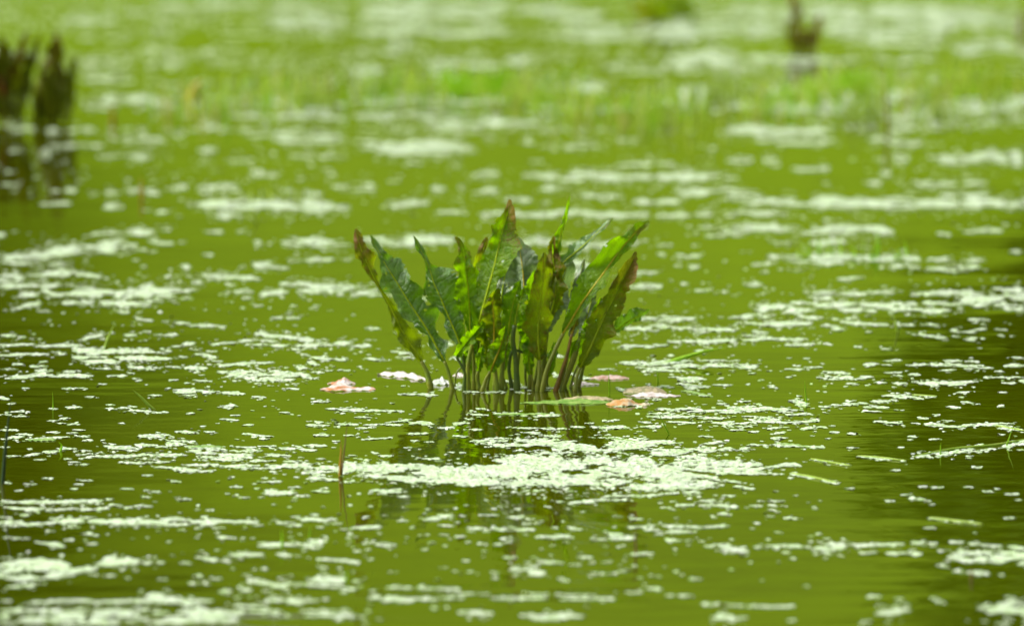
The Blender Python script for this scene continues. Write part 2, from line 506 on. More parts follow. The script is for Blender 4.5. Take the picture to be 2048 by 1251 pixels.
def dock_plant(label, row, px, leaves, group=None):
    gx, gy = ground(px, row)
    t = gy / ray(px, row)[1]
    S = t / F                                     # metres per photograph pixel here
    p = empty('dock_plant', (gx, gy, 0))
    tag(p, label, 'plant', group)
    for i, sp in enumerate(leaves):
        sp.setdefault('seed', i * 13 + int(px))
        leaf(p, (gx, gy, 0), gy, sp, S)
    return p

# blade rows are (x, y, half-width left, half-width right), base to tip
L = dict
MAIN = [
 # behind: leaves at the back of the clump, most with a painted pale sheen
 L(stalk=[(1030,772),(1040,700)], blade=[(1044,640,4,4),(1048,590,20,18),(1046,545,30,27),(1042,515,24,26),(1037,492,12,20),(1030,470,3,4)], d=(.05,.09), fold=(-.9,-1.0), age=(0,.35), ribmat='midrib_tan', mat='dock_pale', label='leaf at the back with its sky sheen painted pale grey-green'),
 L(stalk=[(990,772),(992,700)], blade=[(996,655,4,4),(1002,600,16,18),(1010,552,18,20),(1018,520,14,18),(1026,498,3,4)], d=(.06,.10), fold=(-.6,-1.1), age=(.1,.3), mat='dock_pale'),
 L(stalk=[(1068,772),(1082,705)], blade=[(1094,662,4,6),(1104,624,8,28),(1118,584,9,28),(1130,548,8,22),(1139,515,3,5)], d=(.04,.08), fold=(-.4,-1.15), age=(0,.2), mat='dock_pale', label='leaf painted pale as sheen, behind the folded right-hand leaf'),
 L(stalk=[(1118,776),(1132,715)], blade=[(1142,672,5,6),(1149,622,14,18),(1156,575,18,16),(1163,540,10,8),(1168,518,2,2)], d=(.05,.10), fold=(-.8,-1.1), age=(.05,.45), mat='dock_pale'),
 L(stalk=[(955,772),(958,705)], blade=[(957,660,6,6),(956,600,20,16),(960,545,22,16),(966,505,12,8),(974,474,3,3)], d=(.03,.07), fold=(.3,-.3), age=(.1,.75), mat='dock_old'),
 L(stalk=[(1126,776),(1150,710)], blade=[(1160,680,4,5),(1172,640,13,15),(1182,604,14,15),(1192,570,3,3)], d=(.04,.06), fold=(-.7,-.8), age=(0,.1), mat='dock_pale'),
 # tall slender twisted leaf and the two narrow ones right of the centre
 L(stalk=[(1088,774),(1092,690),(1098,600)], blade=[(1106,545,4,4),(1113,505,8,7),(1121,470,15,5),(1130,440,7,4),(1135,416,6,3),(1139,392,1,2)], d=(.02,.05), fold=(.5,.2), age=(.1,.4), ruffle=5, twist=.5, sw=(4,2.4)),
 L(stalk=[(1082,774),(1092,690),(1104,610)], blade=[(1113,556,6,6),(1126,526,14,8),(1147,508,16,7),(1170,488,12,5),(1195,464,7,4),(1214,447,4,3),(1227,435,1,1)], d=(.01,.07), fold=(-.9,.7), age=(.0,.35), ruffle=4, sw=(4,2.4), mat='dock_gloss', label='narrow leaf slanting up to the right with a dark lower half'),
 L(stalk=[(1060,770),(1066,716),(1084,668)], blade=[(1098,640,6,6),(1110,590,20,18),(1111,550,18,18),(1106,516,12,17),(1105,495,9,9),(1107,472,2,2)], d=(.01,.03), fold=(.2,.5), age=(.35,.75), mat='dock_old'),
 # left side
 L(stalk=[(860,768),(853,746)], blade=[(843,722,5,5),(832,704,8,17),(820,688,12,28),(803,660,16,22),(788,628,7,9),(768,592,3,7),(751,562,3,6),(737,532,13,14),(726,508,17,25),(719,488,13,13),(714,472,8,10),(711,457,1,2)], d=(.0,.04), fold=(.3,-.5), age=(.0,1.05), mat='dock_old', ruffle=7, waves=7, rib=2.0, n=60, label='leftmost leaf, narrow waisted with a pinkish tip'),
 L(stalk=[(905,780),(898,748)], blade=[(889,722,4,4),(873,693,15,24),(861,670,6,20),(849,650,20,40),(830,622,42,36),(810,591,38,38),(793,563,33,36),(778,540,25,30),(766,520,12,16),(757,502,5,11),(747,486,4,9),(740,470,1,1)], d=(-.02,.01), fold=(-.9,-.25), age=(0,.25), ruffle=8, waves=5.5, rib=2.2, n=60, mat='dock_gloss', label='broad crinkled leaf leaning left, glossy below its yellow midrib'),
 L(stalk=[(930,776),(930,735)], blade=[(921,692,4,5),(914,672,12,16),(907,656,14,26),(891,619,13,42),(879,590,25,46),(867,564,22,44),(861,543,14,26),(857,533,8,13),(850,517,3,5),(841,497,8,6),(835,486,5,4),(827,472,1,1)], d=(-.02,.0), fold=(-.3,-.75), age=(0,.3), ruffle=8, waves=5, rib=1.9, n=60, stalkmat='stalk_dark', mat='dock_gloss', label='leaf with a thin curled tip left of the centre'),
 # the centre
 L(stalk=[(948,776),(946,715)], blade=[(941,668,5,6),(939,620,18,24),(936,575,25,30),(932,545,26,28),(930,518,15,18),(926,497,8,9),(919,482,6,6),(910,474,3,3)], d=(-.02,.01), fold=(.1,.4), age=(.0,.75), ruffle=6, rib=2.0, label='leaf whose brown tip hooks to the left'),
 L(stalk=[(936,776),(938,725),(948,680)], blade=[(957,650,8,8),(968,610,34,15),(980,565,42,19),(988,535,36,22),(997,496,27,37),(1004,468,25,28),(1010,446,18,20),(1015,428,12,13),(1018,411,6,7),(1019,399,2,2)], d=(-.04,.0), fold=(.15,.45), age=(-.05,1.0), ruffle=6, waves=4, rib=3.4, sw=(5,4), label='tall central leaf with a rust-brown tip and thick light midrib'),
 L(stalk=[(994,774),(991,730)], blade=[(988,692,4,5),(988,660,20,13),(987,630,22,18),(985,604,14,20),(989,588,6,16),(998,576,2,4)], d=(-.05,-.04), fold=(.3,-.8), age=(.25,.4), mat='dock_old', ribmat='midrib_tan', rib=2.0, ruffle=7),
 L(stalk=[(1002,776),(1009,715)], blade=[(1016,670,5,5),(1021,632,18,14),(1028,600,22,15),(1035,578,14,10),(1041,560,2,2)], d=(-.04,-.02), fold=(-.2,.8), age=(-.3,-.1), ruffle=5, rib=2.2, label='short fresh bright green leaf in the middle'),
 L(stalk=[(1034,776),(1032,720),(1028,675)], blade=[(1029,650,4,4),(1034,622,6,11),(1042,596,6,12),(1048,574,2,3)], d=(-.05,-.03), fold=(.8,.9), age=(-.2,.1), stalkmat='stalk_dark', sw=(6,4.5), ruffle=4),
 L(stalk=[(1024,776),(1018,730),(1030,700)], blade=[(1046,704,2,2),(1054,690,14,11),(1053,665,17,17),(1046,640,9,14),(1038,620,2,2)], d=(.0,.02), fold=(1.2,1.1), age=(-.2,.1), stalkmat='stalk_dark', ruffle=6),
 L(stalk=[(966,776),(974,756)], blade=[(981,742,9,8),(989,722,18,14),(999,698,20,15),(1007,672,12,12),(1011,652,3,3)], d=(-.06,-.06), fold=(.2,.3), age=(.2,.35), ribmat='midrib_tan', rib=2.3, ruffle=4, waves=3, label='short olive leaf in front with an orange midrib'),
 L(stalk=[(928,778),(929,742)], blade=[(912,712,6,6),(926,694,12,9),(942,674,11,10),(958,656,9,8),(968,643,4,4)], d=(-.055,-.05), fold=(.9,1.1), age=(-.05,.05), ruffle=3, rib=1.2, stalkmat='stalk_dark', label='dark leaf bent sharply down to the left'),
 L(stalk=[(974,776),(976,740)], blade=[(976,735,4,5),(972,690,15,13),(970,655,16,16),(972,630,12,12),(978,610,3,3)], d=(.02,.03), fold=(.5,.9), age=(.1,.3), mat='dock_old', ruffle=8, sw=(2.6,2.0)),
 L(stalk=[(1052,776),(1050,735)], blade=[(1051,728,5,5),(1054,680,15,15),(1062,610,18,18),(1066,570,13,13),(1070,540,3,3)], d=(.03,.06), fold=(.6,-.5), age=(-.1,.3), ruffle=8, sw=(2.6,2.0)),
 L(stalk=[(1014,778),(1010,740)], blade=[(1009,740,4,5),(1006,700,14,15),(1004,660,14,14),(1004,630,10,12),(1008,605,3,3)], d=(.01,.03), fold=(-.8,.7), age=(-.2,.1), ruffle=8, sw=(2.6,2.0)),
 L(stalk=[(908,779),(918,740)], blade=[(922,735,4,4),(936,695,11,15),(946,650,14,12),(950,620,10,10),(955,600,2,3)], d=(.03,.05), fold=(.7,.9), age=(-.1,.2), ruffle=8, sw=(2.6,2.0)),
 L(stalk=[(1140,778),(1152,740)], blade=[(1156,730,3,4),(1172,690,13,14),(1186,640,14,12),(1196,612,8,8),(1202,594,2,2)], d=(.02,.04), fold=(.7,.6), age=(0,.3), ruffle=8, sw=(2.6,2.0)),
 L(stalk=[(1066,778),(1063,760)], blade=[(1062,748,4,4),(1058,726,13,10),(1058,700,14,12),(1063,676,9,9),(1068,660,2,2)], d=(-.02,-.01), fold=(.7,-.4), age=(.0,.3), ruffle=7, sw=(2.6,2.0)),
 L(stalk=[(1098,778),(1094,764)], blade=[(1096,752,3,4),(1102,728,10,12),(1106,704,10,12),(1110,684,3,3)], d=(.02,.03), fold=(-.5,.8), age=(-.1,.2), ruffle=7, sw=(2.4,1.8)),
 L(stalk=[(938,778),(936,766)], blade=[(936,756,3,3),(940,732,12,9),(944,708,12,10),(950,690,3,3)], d=(.02,.03), fold=(.8,.3), age=(-.1,.3), ruffle=7, sw=(2.4,1.8)),
 L(stalk=[(958,776),(957,750)], blade=[(957,742,5,5),(960,722,10,9),(963,704,8,8),(966,690,2,2)], d=(-.03,-.02), fold=(1.0,1.2), age=(-.1,.1), ruffle=5),
 # right side
 L(stalk=[(1076,774),(1078,745)], blade=[(1079,720,4,5),(1077,700,15,19),(1076,672,29,18),(1078,634,31,24),(1083,584,25,24),(1088,548,16,16),(1090,522,9,10),(1088,504,2,2)], d=(-.05,-.01), fold=(.15,-.35), age=(.30,.48), mat='dock_old', ruffle=7, rib=2.6, sw=(4.4,3.6), label='dull brownish broad leaf standing upright right of the centre'),
 L(stalk=[(1086,774),(1093,744),(1108,700)], blade=[(1126,667,3,3),(1140,645,16,7),(1160,611,21,12),(1188,572,31,13),(1210,542,32,12),(1230,514,30,12),(1252,486,26,11),(1270,466,17,9),(1282,454,12,9),(1298,441,2,3)], d=(-.06,.02), fold=(-.25,1.0), age=(.05,.45), ruffle=5, waves=4, rib=2.6, ribmat='midrib_tan', sw=(4.6,4.0), n=54, label='longest leaf leaning right with its lower half in shade'),
 L(stalk=[(1150,778),(1154,752)], blade=[(1160,735,4,4),(1168,720,14,17),(1180,696,18,22),(1196,661,22,28),(1205,641,25,23),(1220,610,25,31),(1240,570,25,27),(1256,538,18,15),(1265,520,8,9),(1271,503,2,2)], d=(-.05,.0), fold=(.2,.35), age=(.08,1.05), edge=.12, mat='dock_old', ruffle=7, waves=5, rib=2.6, n=54, label='broad right-hand leaf with a purplish brown tip and edge'),
 L(stalk=[(1156,774),(1180,700)], blade=[(1222,668,3,3),(1238,656,20,9),(1256,643,26,12),(1274,633,20,11),(1290,624,9,6),(1299,619,2,2)], d=(.03,.07), fold=(1.0,-1.3), age=(.1,.3), mat='dock_gloss', ruffle=5, label='low folded leaf at the far right, grey below and green above'),
 L(stalk=[(1112,778),(1122,745),(1136,705)], blade=[(1143,668,4,4),(1150,645,6,7),(1156,628,4,5),(1158,620,1,1)], d=(-.05,-.03), fold=(.2,.2), age=(.9,.6), stalkmat='stalk_rust', ribmat='midrib_tan', sw=(4.8,3.2), rib=2.6, ruffle=2, label='old rusty orange stalk with a stub of leaf'),
 L(stalk=[(1124,779),(1138,738),(1150,700)], blade=[(1158,678,3,4),(1150,684,10,5),(1143,700,7,5),(1140,716,1,1)], d=(-.045,-.03), fold=(.8,.8), age=(-.1,.1), ruffle=3, rib=1.0, sw=(4.4,3.4)),
]
dock_plant('clump of dock with tall crinkled brown-tipped leaves in the middle of the pond', 776, 1010, MAIN)

def back_leaf(base, tip, w, bend=0, age=(0.1, .8), mat='dock_dark', d=(0, .0), sw=None):
    (x0, y0), (x1, y1) = base, tip
    p = lambda t: (x0 + (x1 - x0) * t + bend * math.sin(math.pi * t), y0 + (y1 - y0) * t)
    b = [(*p(.03), .35*w, .35*w), (*p(.15), .6*w, .6*w), (*p(.38), .9*w, .9*w), (*p(.6), w, w), (*p(.8), .75*w, .75*w), (*p(.92), .4*w, .4*w), (*p(1), .08*w, .08*w)]
    return L(stalk=[(x0, y0 + 1), p(.015)], blade=b, d=d, age=age, mat=mat, ruffle=w*.22, rib=1.4, sw=sw or (2.6, 1.8), n=24,
             fold=(random.uniform(-.3, .5), random.uniform(-.3, .5)))

D_, Y_, U_ = 'dock_dark', 'dock_yellow', 'dock_rust'
dock_plant('dark dock clump at the left edge of the water, far behind', 246, 60, [
    back_leaf((26,240), (57,60), 12, -12, (.4, 1.6)), back_leaf((36,244), (80,70), 15, -6, (-.1, .7)),
    back_leaf((94,252), (114,66), 22, 0, (.3, .8)), back_leaf((132,254), (148,112), 12, 0, (0, .5)),
    back_leaf((14,242), (2,70), 18, 6, (.1, .6)), back_leaf((5,242), (-32,64), 20, 0, (.1, .8)),
    back_leaf((24,244), (20,120), 18, 6, (0, .4), D_, (.05,.1)), back_leaf((40,246), (44,140), 16, -4, (.0, .5), D_, (-.05,-.1)),
    back_leaf((-12,244), (-70,84), 18, 0, (.2, .9)), back_leaf((66,250), (80,150), 7, 0, (-.3, .0), U_, (.1,.12)),
    back_leaf((112,254), (128,140), 13, 0, (0, .4), D_, (.05,.1)), back_leaf((10,244), (-8,142), 14, 0, (1.2, 1.6)),
    back_leaf((36,246), (30,160), 18, 0, (-.2, .1), D_, (.1,.12)), back_leaf((100,254), (98,170), 16, 0, (-.2, .1), D_, (.1,.12)),
    back_leaf((78,252), (88,185), 11, 0, (-.2, .1), D_, (.1,.12))])
dock_plant('small brown dying dock clump near the top right corner', 106, 1608, [
    back_leaf((1596,110), (1581,-24), 10, 6, (.3, 1.0), U_), back_leaf((1604,108), (1588,24), 7, 4, (.1, .9), U_),
    back_leaf((1628,104), (1642,26), 7.5, -3, (.8, 1.6), U_), back_leaf((1618,106), (1608,58), 7, 0, (.0, .6), U_), back_leaf((1590,108), (1574,40), 7, 0, (.3, 1.0), U_),
    back_leaf((1612,108), (1624,60), 8, 0, (.5, 1.0), U_)])
dock_plant('yellowing green dock clump at the top edge of the view', 36, 1335, [
    back_leaf((1322,36), (1262,6), 16, 0, (.3, .6), Y_), back_leaf((1330,36), (1290,-30), 15, 0, (.0, .4), Y_),
    back_leaf((1340,38), (1330,-50), 14, 0, (-.2, .3), Y_), back_leaf((1350,38), (1374,-30), 14, 0, (-.3, .2), Y_),
    back_leaf((1352,40), (1396,12), 14, 0, (-.3, .1), Y_), back_leaf((1336,38), (1310,4), 14, 0, (.0, .4), Y_, (-.1,-.2))])

# ------------------------------------------------------------------ single blades and stems
def blade_mesh(base_row, pts, w0, S=None, Yoff=(0, 0), sink=0.05, n=16):
    """a tapered, channelled grass blade through photograph pixels, standing where its first point meets the water"""
    gx, gy = ground(*pts[0])
    S = gy / F
    cv = catmull(pts, n)
    mid = [at_depth(cv[i, 0], cv[i, 1], gy + Yoff[0] + (Yoff[1] - Yoff[0]) * i / (n - 1)) for i in range(n)]
    mid[0].z = 0.0
    dn = (mid[0] - mid[1]).normalized()
    mid = [mid[0] + dn * sink] + mid
    vs, fs = [], []
    for i, p in enumerate(mid):
        t = max(i - 1, 0) / (n - 1)
        T = (mid[min(i+1, n)] - mid[max(i-1, 0)]).normalized()
        W = Vector((0, 1, 0)).cross(T)
        W = W.normalized() if W.length > 1e-3 else Vector((1, 0, 0))
        Nn = W.cross(T).normalized()
        w = w0 * S * (1 - t ** 1.8) * 0.5 + 0.0001
        th = 0.35 * w
        vs += [p - W*w, p - Nn*th, p + W*w, p + Nn*th*2.0]
    for i in range(n):
        for j in range(4):
            a, b = i*4 + j, i*4 + (j+1) % 4
            fs.append((a, b, b + 4, a + 4))
    return vs, fs, (gx, gy, 0)

def blade(name, label, cat, pts, w, mat, group=None, Yoff=(0, 0)):
    v, f, o = blade_mesh(None, pts, w, Yoff=Yoff)
    ob = mesh_obj(name, shift(v, o), f, M[mat])
    ob.location = o
    return tag(ob, label, cat, group)

b = empty('dead_grass', (*ground(681, 950), 0))
tag(b, 'orange-brown dead grass shoot in front of the pale duckweed mat', 'grass shoot')
for pts, w, m in (([(680,952),(681,920),(682,895),(681,878)], 6, 'dead'), ([(683,951),(688,905),(692,870),(695,838)], 3.5, 'dead_brown')):
    v, f, o = blade_mesh(None, pts, w)
    mesh_obj('blade', shift(v, b.location), f, M[m], b)

blade('rush', 'tall dark green rush at the left edge of the water', 'rush', [(5,968),(9,915),(15,855),(22,795)], 8, 'rush')
blade('grass_shoot', 'light blade leaning left beside the large left duckweed patch', 'grass', [(210,694),(218,672),(228,650)], 6, 'grass_pale')
blade('grass_shoot', 'bent yellow-green blade slanting left out of a small duckweed strip', 'grass', [(307,818),(296,808),(282,793),(265,779)], 6.5, 'grass_pale')
blade('grass_shoot', 'thin upright blade right of the floating pale leaves', 'grass', [(1613,806),(1611,785),(1609,760)], 3.5, 'grass')
blade('grass_shoot', 'fine blade bending left above a lone duckweed speck on the right', 'grass', [(1796,664),(1790,640),(1785,620)], 5, 'grass_pale')
blade('grass_shoot', 'short upright blade out of the duckweed-covered stalk at the right', 'grass', [(1881,909),(1881,896),(1882,884)], 3, 'grass')
blade('grass_shoot', 'slanting blade at the right end of the duckweed-covered stalk', 'grass', [(2013,892),(2020,870),(2028,848)], 3, 'grass')
blade('grass_shoot', 'fine blade leaning left just right of the big duckweed mat', 'grass', [(1338,868),(1328,848),(1316,824)], 3, 'grass')
blade('grass_shoot', 'faint upright blade on a tiny duckweed raft at the left', 'grass', [(106,817),(106,800),(105,783)], 2.6, 'grass')
blade('grass_shoot', 'short blade curling over at the left, near the rush', 'grass', [(121,901),(123,890),(117,883)], 4.5, 'grass_bright')
blade('grass_shoot', 'blurred upright blade in the near duckweed left of the middle', 'grass', [(564,1094),(564,1078),(563,1058)], 5, 'grass_bright')
blade('grass_shoot', 'faint near blade just right of the blurred upright one', 'grass', [(619,1074),(620,1064),(621,1052)], 4, 'grass')
blade('grass_shoot', 'faint near blade standing at the bottom left of the dead stem', 'grass', [(694,1164),(694,1150),(693,1134)], 5, 'grass')
blade('grass_shoot', 'fine blade standing among the pale pink leaves right of the dock', 'grass', [(1219,790),(1218,760),(1217,735)], 2.6, 'grass')
blade('grass_shoot', 'thin short blade behind the pale folded leaf right of the dock', 'grass', [(1316,764),(1315,750),(1313,738)], 3, 'grass')
blade('dead_stem', 'thin brown dead stem in the near water right of the middle', 'plant_stem', [(1272,1108),(1271,1085),(1270,1056)], 5, 'dead_brown')  # lone dead stems in the near and far water
blade('dead_stem', 'short dark dead stem in the near water at the lower right', 'plant_stem', [(1943,1158),(1943,1146),(1944,1134)], 6, 'dead_brown')
blade('dead_stem', 'blurred orange dead stem behind the left duckweed, near the dark clump', 'plant_stem', [(284,396),(283,375),(282,352)], 7, 'dead')
blade('dead_stem', 'blurred orange dead stem right of the dark clump', 'plant_stem', [(226,246),(225,230),(225,208)], 9, 'dead')
blade('yellow_leaf', 'blurred yellow leaf standing out of the far duckweed on the left', 'leaf', [(388,204),(388,190),(392,175),(404,158)], 26, 'yellow')
blade('grass_shoot', 'pale fine blade leaning left in the far water, left of the dock', 'grass', [(417,392),(410,372),(404,352)], 4, 'grass_pale')
blade('grass_shoot', 'pale fine blade leaning left above the dense patch behind the dock', 'grass', [(515,446),(507,430),(500,412)], 4, 'grass_pale')
blade('grass_shoot', 'bright upright blade at the far right, rightmost of the thin ones', 'grass', [(1815,512),(1812,495),(1808,478)], 5, 'grass_bright')
blade('grass_shoot', 'bright upright blade at the far right between two thin ones', 'grass', [(1757,508),(1756,490),(1755,462)], 6, 'grass_bright')
blade('dead_stem', 'faint reddish stem in the far duckweed at the upper right', 'plant_stem', [(1776,262),(1774,220),(1771,150)], 6, 'dead_brown')
blade('dead_stem', 'faint reddish stem at the top right corner of the view', 'plant_stem', [(2042,66),(2044,40),(2046,10)], 12, 'dead_brown')

# sparse grass tufts: each a thing
def tuft(label, px, row, n, spread, h, w, mat, group=None, lean=.25):
    gx, gy = ground(px, row)
    vs, fs = [], []
    rr = random.Random(int(px * 7 + row))
    for i in range(n):
        bx, by = px + rr.uniform(-1, 1) * spread, row + rr.uniform(-1, 1) * max(spread * .06, 1)
        hh = h * rr.uniform(.45, 1.1)
        ln = rr.uniform(-lean, lean) * hh
        v, f, o = blade_mesh(None, [(bx, by), (bx + ln*.3, by - hh*.5), (bx + ln, by - hh)], w * rr.uniform(.6, 1.2), n=6, Yoff=(0, rr.uniform(-.04, .04)))
        k0 = len(vs)
        vs += v; fs += [tuple(q + k0 for q in t) for t in f]
    ob = mesh_obj('grass_tuft', shift(vs, (gx, gy, 0)), fs, M[mat])
    ob.location = (gx, gy, 0)
    return tag(ob, label, 'grass', group)

tuft('brightest green grass tuft in the far duckweed band, left of centre', 950, 190, 90, 66, 56, 6, 'grass_bright')
tuft('bright green grass tuft below the brown dying dock', 1698, 176, 44, 34, 36, 6, 'grass_bright')
tuft('green grass tuft left of the brightest far tuft', 780, 192, 18, 28, 46, 5, 'grass')
tuft('pale spiky grass tuft near the right edge of the far band', 2002, 212, 14, 14, 46, 5, 'grass_pale')
tuft('pale thin grass tuft left of the spiky one at the far right', 1905, 236, 12, 44, 44, 5, 'grass_pale')
tuft('loose pale grass tuft under the bright tuft at the upper right', 1720, 240, 22, 44, 60, 5, 'grass_pale')
tuft('sparse tuft of fine blades in the duckweed at the right', 1660, 512, 16, 66, 38, 4.5, 'grass')
tuft('few fine blades in the duckweed band right of the sparse tuft', 1770, 518, 8, 34, 36, 4.5, 'grass')
tuft('light green tuft at the left end of the far band', 640, 216, 26, 36, 52, 6, 'grass_pale')
tuft('light green tuft in the far band left of centre', 860, 214, 20, 60, 44, 5, 'grass_pale')
tuft('soft green tuft in the far band right of centre', 1420, 200, 40, 90, 60, 6, 'grass_pale')
tuft('pale tuft standing in open water right of centre', 1300, 252, 14, 46, 50, 5, 'grass_pale')
tuft('olive tuft in the middle of the far band', 1130, 170, 16, 40, 50, 5, 'grass')
tuft('yellow-green tuft at the edge of the far band on the left', 460, 208, 18, 60, 36, 5, 'grass_pale')
tuft('tuft of fine blades rising from the dense patch left of the dock', 560, 402, 10, 70, 38, 4, 'grass_pale')

# the rest of the far marsh grass: nobody could count it
gvs, gfs = [], []
rr = random.Random(5)
for i in range(1500):
    px = rr.uniform(300, 2040)
    row = 205 + 22 * math.sin(px / 170.0) + rr.gauss(0, 16)
    if rr.random() < .42 + .5 * math.sin(px / 61.0) * math.sin(px / 143.0 + row / 30.0): continue
    if px < 520 and rr.random() < .6: continue
    hh = rr.uniform(18, 52)
    ln = rr.uniform(-.25, .25) * hh
    v, f, o = blade_mesh(None, [(px, row), (px + ln*.3, row - hh*.5), (px + ln, row - hh)], rr.uniform(3.5, 7), n=4)
    k0 = len(gvs)
    gvs += v; gfs += [tuple(q + k0 for q in t) for t in f]
tag(mesh_obj('marsh_grass', gvs, gfs, M['marsh']), 'sparse yellow-green grass growing through the far duckweed band', 'grass', kind='stuff')
# ------------------------------------------------------------------ fallen leaves afloat
M['pink'] = plain('glare_pink_leaf', (0.40, 0.33, 0.28), (0.60, 0.56, 0.54), 110, 0.42, 0.5, 0.15, 0.002, 5.5)  # pink leaf with its wet glare put into the pale colour
M['washed'] = plain('washed_out_leaf', (0.30, 0.36, 0.27), (0.50, 0.50, 0.46), 90, 0.45, 0.4, 0.1, 0.002, 5.5)
M['rust'] = plain('rust_leaf', (0.34, 0.12, 0.012), (0.58, 0.53, 0.49), 38, 0.42, 0.5, 0.15, 0.002, 5.5)
M['mauve'] = plain('brown_pink_leaf', (0.24, 0.12, 0.06), (0.46, 0.35, 0.31), 80, 0.42, 0.5, 0.1, 0.002, 5.5)
M['tan'] = plain('tan_leaf', (0.15, 0.16, 0.06), (0.36, 0.30, 0.17), 80, 0.42, 0.5, 0.1, 0.002, 5.5)
M['float_green'] = plain('floating_green_leaf', (0.08, 0.19, 0.015), (0.19, 0.29, 0.06), 80, 0.38, 0.5, 0.1, 0.002, 5.5)
M['orange'] = plain('orange_leaf', (0.36, 0.17, 0.03), (0.40, 0.36, 0.24), 40, 0.42, 0.5, 0.15, 0.002, 5.5)

def floating(label, row, pts, mat, name='fallen_leaf', cat='leaf', depth=1.0, n=30, wob=0.0):
    """pts: (x, width in px as it lies, height of the near edge, height of the middle, height of the far edge) along the leaf,
    heights in photograph pixels above the water"""
    gx, gy = ground((pts[0][0] + pts[-1][0]) / 2, row)
    S = gy / F
    P = catmull([(p[0], p[5] if len(p) > 5 else 0, *p[1:5]) for p in pts], n)
    rr = random.Random(int(row * 3 + pts[0][0]))
    a = [rr.uniform(0, 6.28) for _ in range(4)]
    vs, fs, m = [], [], 9
    for i in range(n):
        x, dy, w, h0, h1, h2 = P[i]
        X0, Y0 = ground(x, row + dy)
        w = max(w, 0.6) * S * depth * 0.9
        t = i / (n - 1)
        for j in range(m):
            u = j / (m - 1) * 2 - 1
            h = (h1 * (1 - abs(u)) + (h0 if u < 0 else h2) * abs(u))
            h = max(h, 0) * 0.72 + 0.8 + wob * abs(u) * max(0, math.sin(t * 21 + a[0] + u * 2)) + 0.7 * math.sin(t * 33 + a[1] + 3*u) + 0.4 * math.sin(t * 71 + 9*u)
            wig = 1 + 0.12 * math.sin(t * 25 + a[2]) + .06 * math.sin(t * 51 + a[3])
            vs.append((X0, Y0 + u * w * wig, max(h, 0.3) * S + float(water_z(X0, Y0))))
    for i in range(n - 1):
        for j in range(m - 1):
            fs.append((i*m + j, i*m + j + 1, (i+1)*m + j + 1, (i+1)*m + j))
    o = mesh_obj(name, shift(vs, (gx, gy, 0)), fs, M[mat])
    o.location = (gx, gy, 0)
    return tag(o, label, cat)

floating('small rust-red leaf humped like a tent, left of the dock', 767, [(655,3,0,0,0),(668,16,0,4,1),(682,22,0,12,4),(690,20,0,17,5),(700,14,0,8,3),(711,3,0,0,0)], 'rust')
floating('pale pink and orange leaf lying flat in front of the rust-red one', 779, [(640,3,0,0,0),(655,20,0,3,4),(670,34,2,6,11),(682,36,2,6,13),(695,26,0,5,9),(706,14,0,4,5),(725,14,0,3,4),(744,16,0,3,5),(751,4,0,0,0)], 'rust')
floating('long pale pink crinkled leaf afloat just left of the dock stalks', 757, [(755,3,0,0,0,-8),(768,12,0,3,3,-7),(778,20,0,6,8,-6),(790,16,0,4,5,-5),(804,26,0,7,10,-4),(816,18,0,4,7,-2),(830,24,0,4,8,0),(842,18,0,3,5,2),(851,3,0,0,0,3)], 'pink', wob=3)
floating('pale crumpled leaf behind the second dock stalk from the left', 768, [(858,4,0,0,0),(870,16,0,3,7),(884,22,0,5,13),(894,14,0,3,7),(908,3,0,0,0)], 'washed', wob=3)
floating('small pink leaf between the left dock stalks', 752, [(905,3,0,0,0),(914,14,0,3,6),(924,14,0,3,5),(931,3,0,0,0)], 'pink')
floating('small pinkish leaf just right of the last dock stalk', 769, [(1140,4,0,0,0),(1154,20,0,3,6),(1166,20,0,4,6),(1178,12,0,3,3),(1198,3,0,1,1)], 'pink')
floating('brownish pink leaf lying flat, farthest of those right of the dock', 757, [(1178,3,0,0,0),(1192,14,0,3,4),(1214,20,0,5,6),(1236,18,0,5,6),(1250,8,0,2,3),(1258,2,0,0,0)], 'mauve')
floating('arched tan-green leaf with a ribbed back, right of the dock', 786, [(1246,6,0,2,2),(1256,18,0,6,10),(1275,26,4,15,12),(1296,28,4,18,14),(1315,24,3,14,12),(1326,16,0,8,6),(1334,6,0,0,0)], 'tan')
floating('white-pink leaf flat in front of the arched tan one', 792, [(1262,4,0,0,0),(1276,14,0,4,5),(1296,20,0,6,8),(1318,18,0,4,6),(1340,14,0,2,3),(1361,3,0,0,0)], 'pink')
floating('thin pale leaf with a green point, rightmost of the fallen leaves', 788, [(1362,3,0,0,0,-6),(1378,10,0,3,4,-4),(1396,10,0,2,3,0),(1412,8,0,1,2,3),(1426,2,0,0,0,5)], 'float_green')
floating('long green leaf floating flat in front of the dock stalks', 806, [(1040,2,0,0,0),(1065,12,0,2,2),(1100,16,0,3,5),(1140,22,0,5,8),(1175,20,0,5,8),(1205,14,0,3,4),(1236,4,0,1,1)], 'float_green')
floating('yellow-edged brown leaf arched over the long floating green leaf', 799, [(1122,4,0,0,0),(1145,14,0,4,5),(1170,20,0,9,7),(1192,20,0,8,6),(1212,14,0,4,4),(1226,4,0,0,0)], 'tan')
floating('orange curled leaf at the right end of the long floating green leaf', 810, [(1212,6,0,2,2),(1228,20,0,8,10),(1246,24,2,14,14),(1258,22,2,13,16),(1268,14,0,6,9),(1280,7,0,2,2),(1290,9,0,6,5),(1300,5,0,1,1)], 'orange')
floating('green leaf afloat in the duckweed at the left edge', 880, [(52,3,0,0,0),(72,14,0,2,2),(92,14,0,3,3),(112,4,0,1,1)], 'float_green')
floating('slim yellow-green leaf afloat among duckweed specks on the right', 889, [(1552,3,0,0,0,-2),(1576,9,0,2,2,0),(1600,9,0,2,2,3),(1616,3,0,0,0,5)], 'float_green')
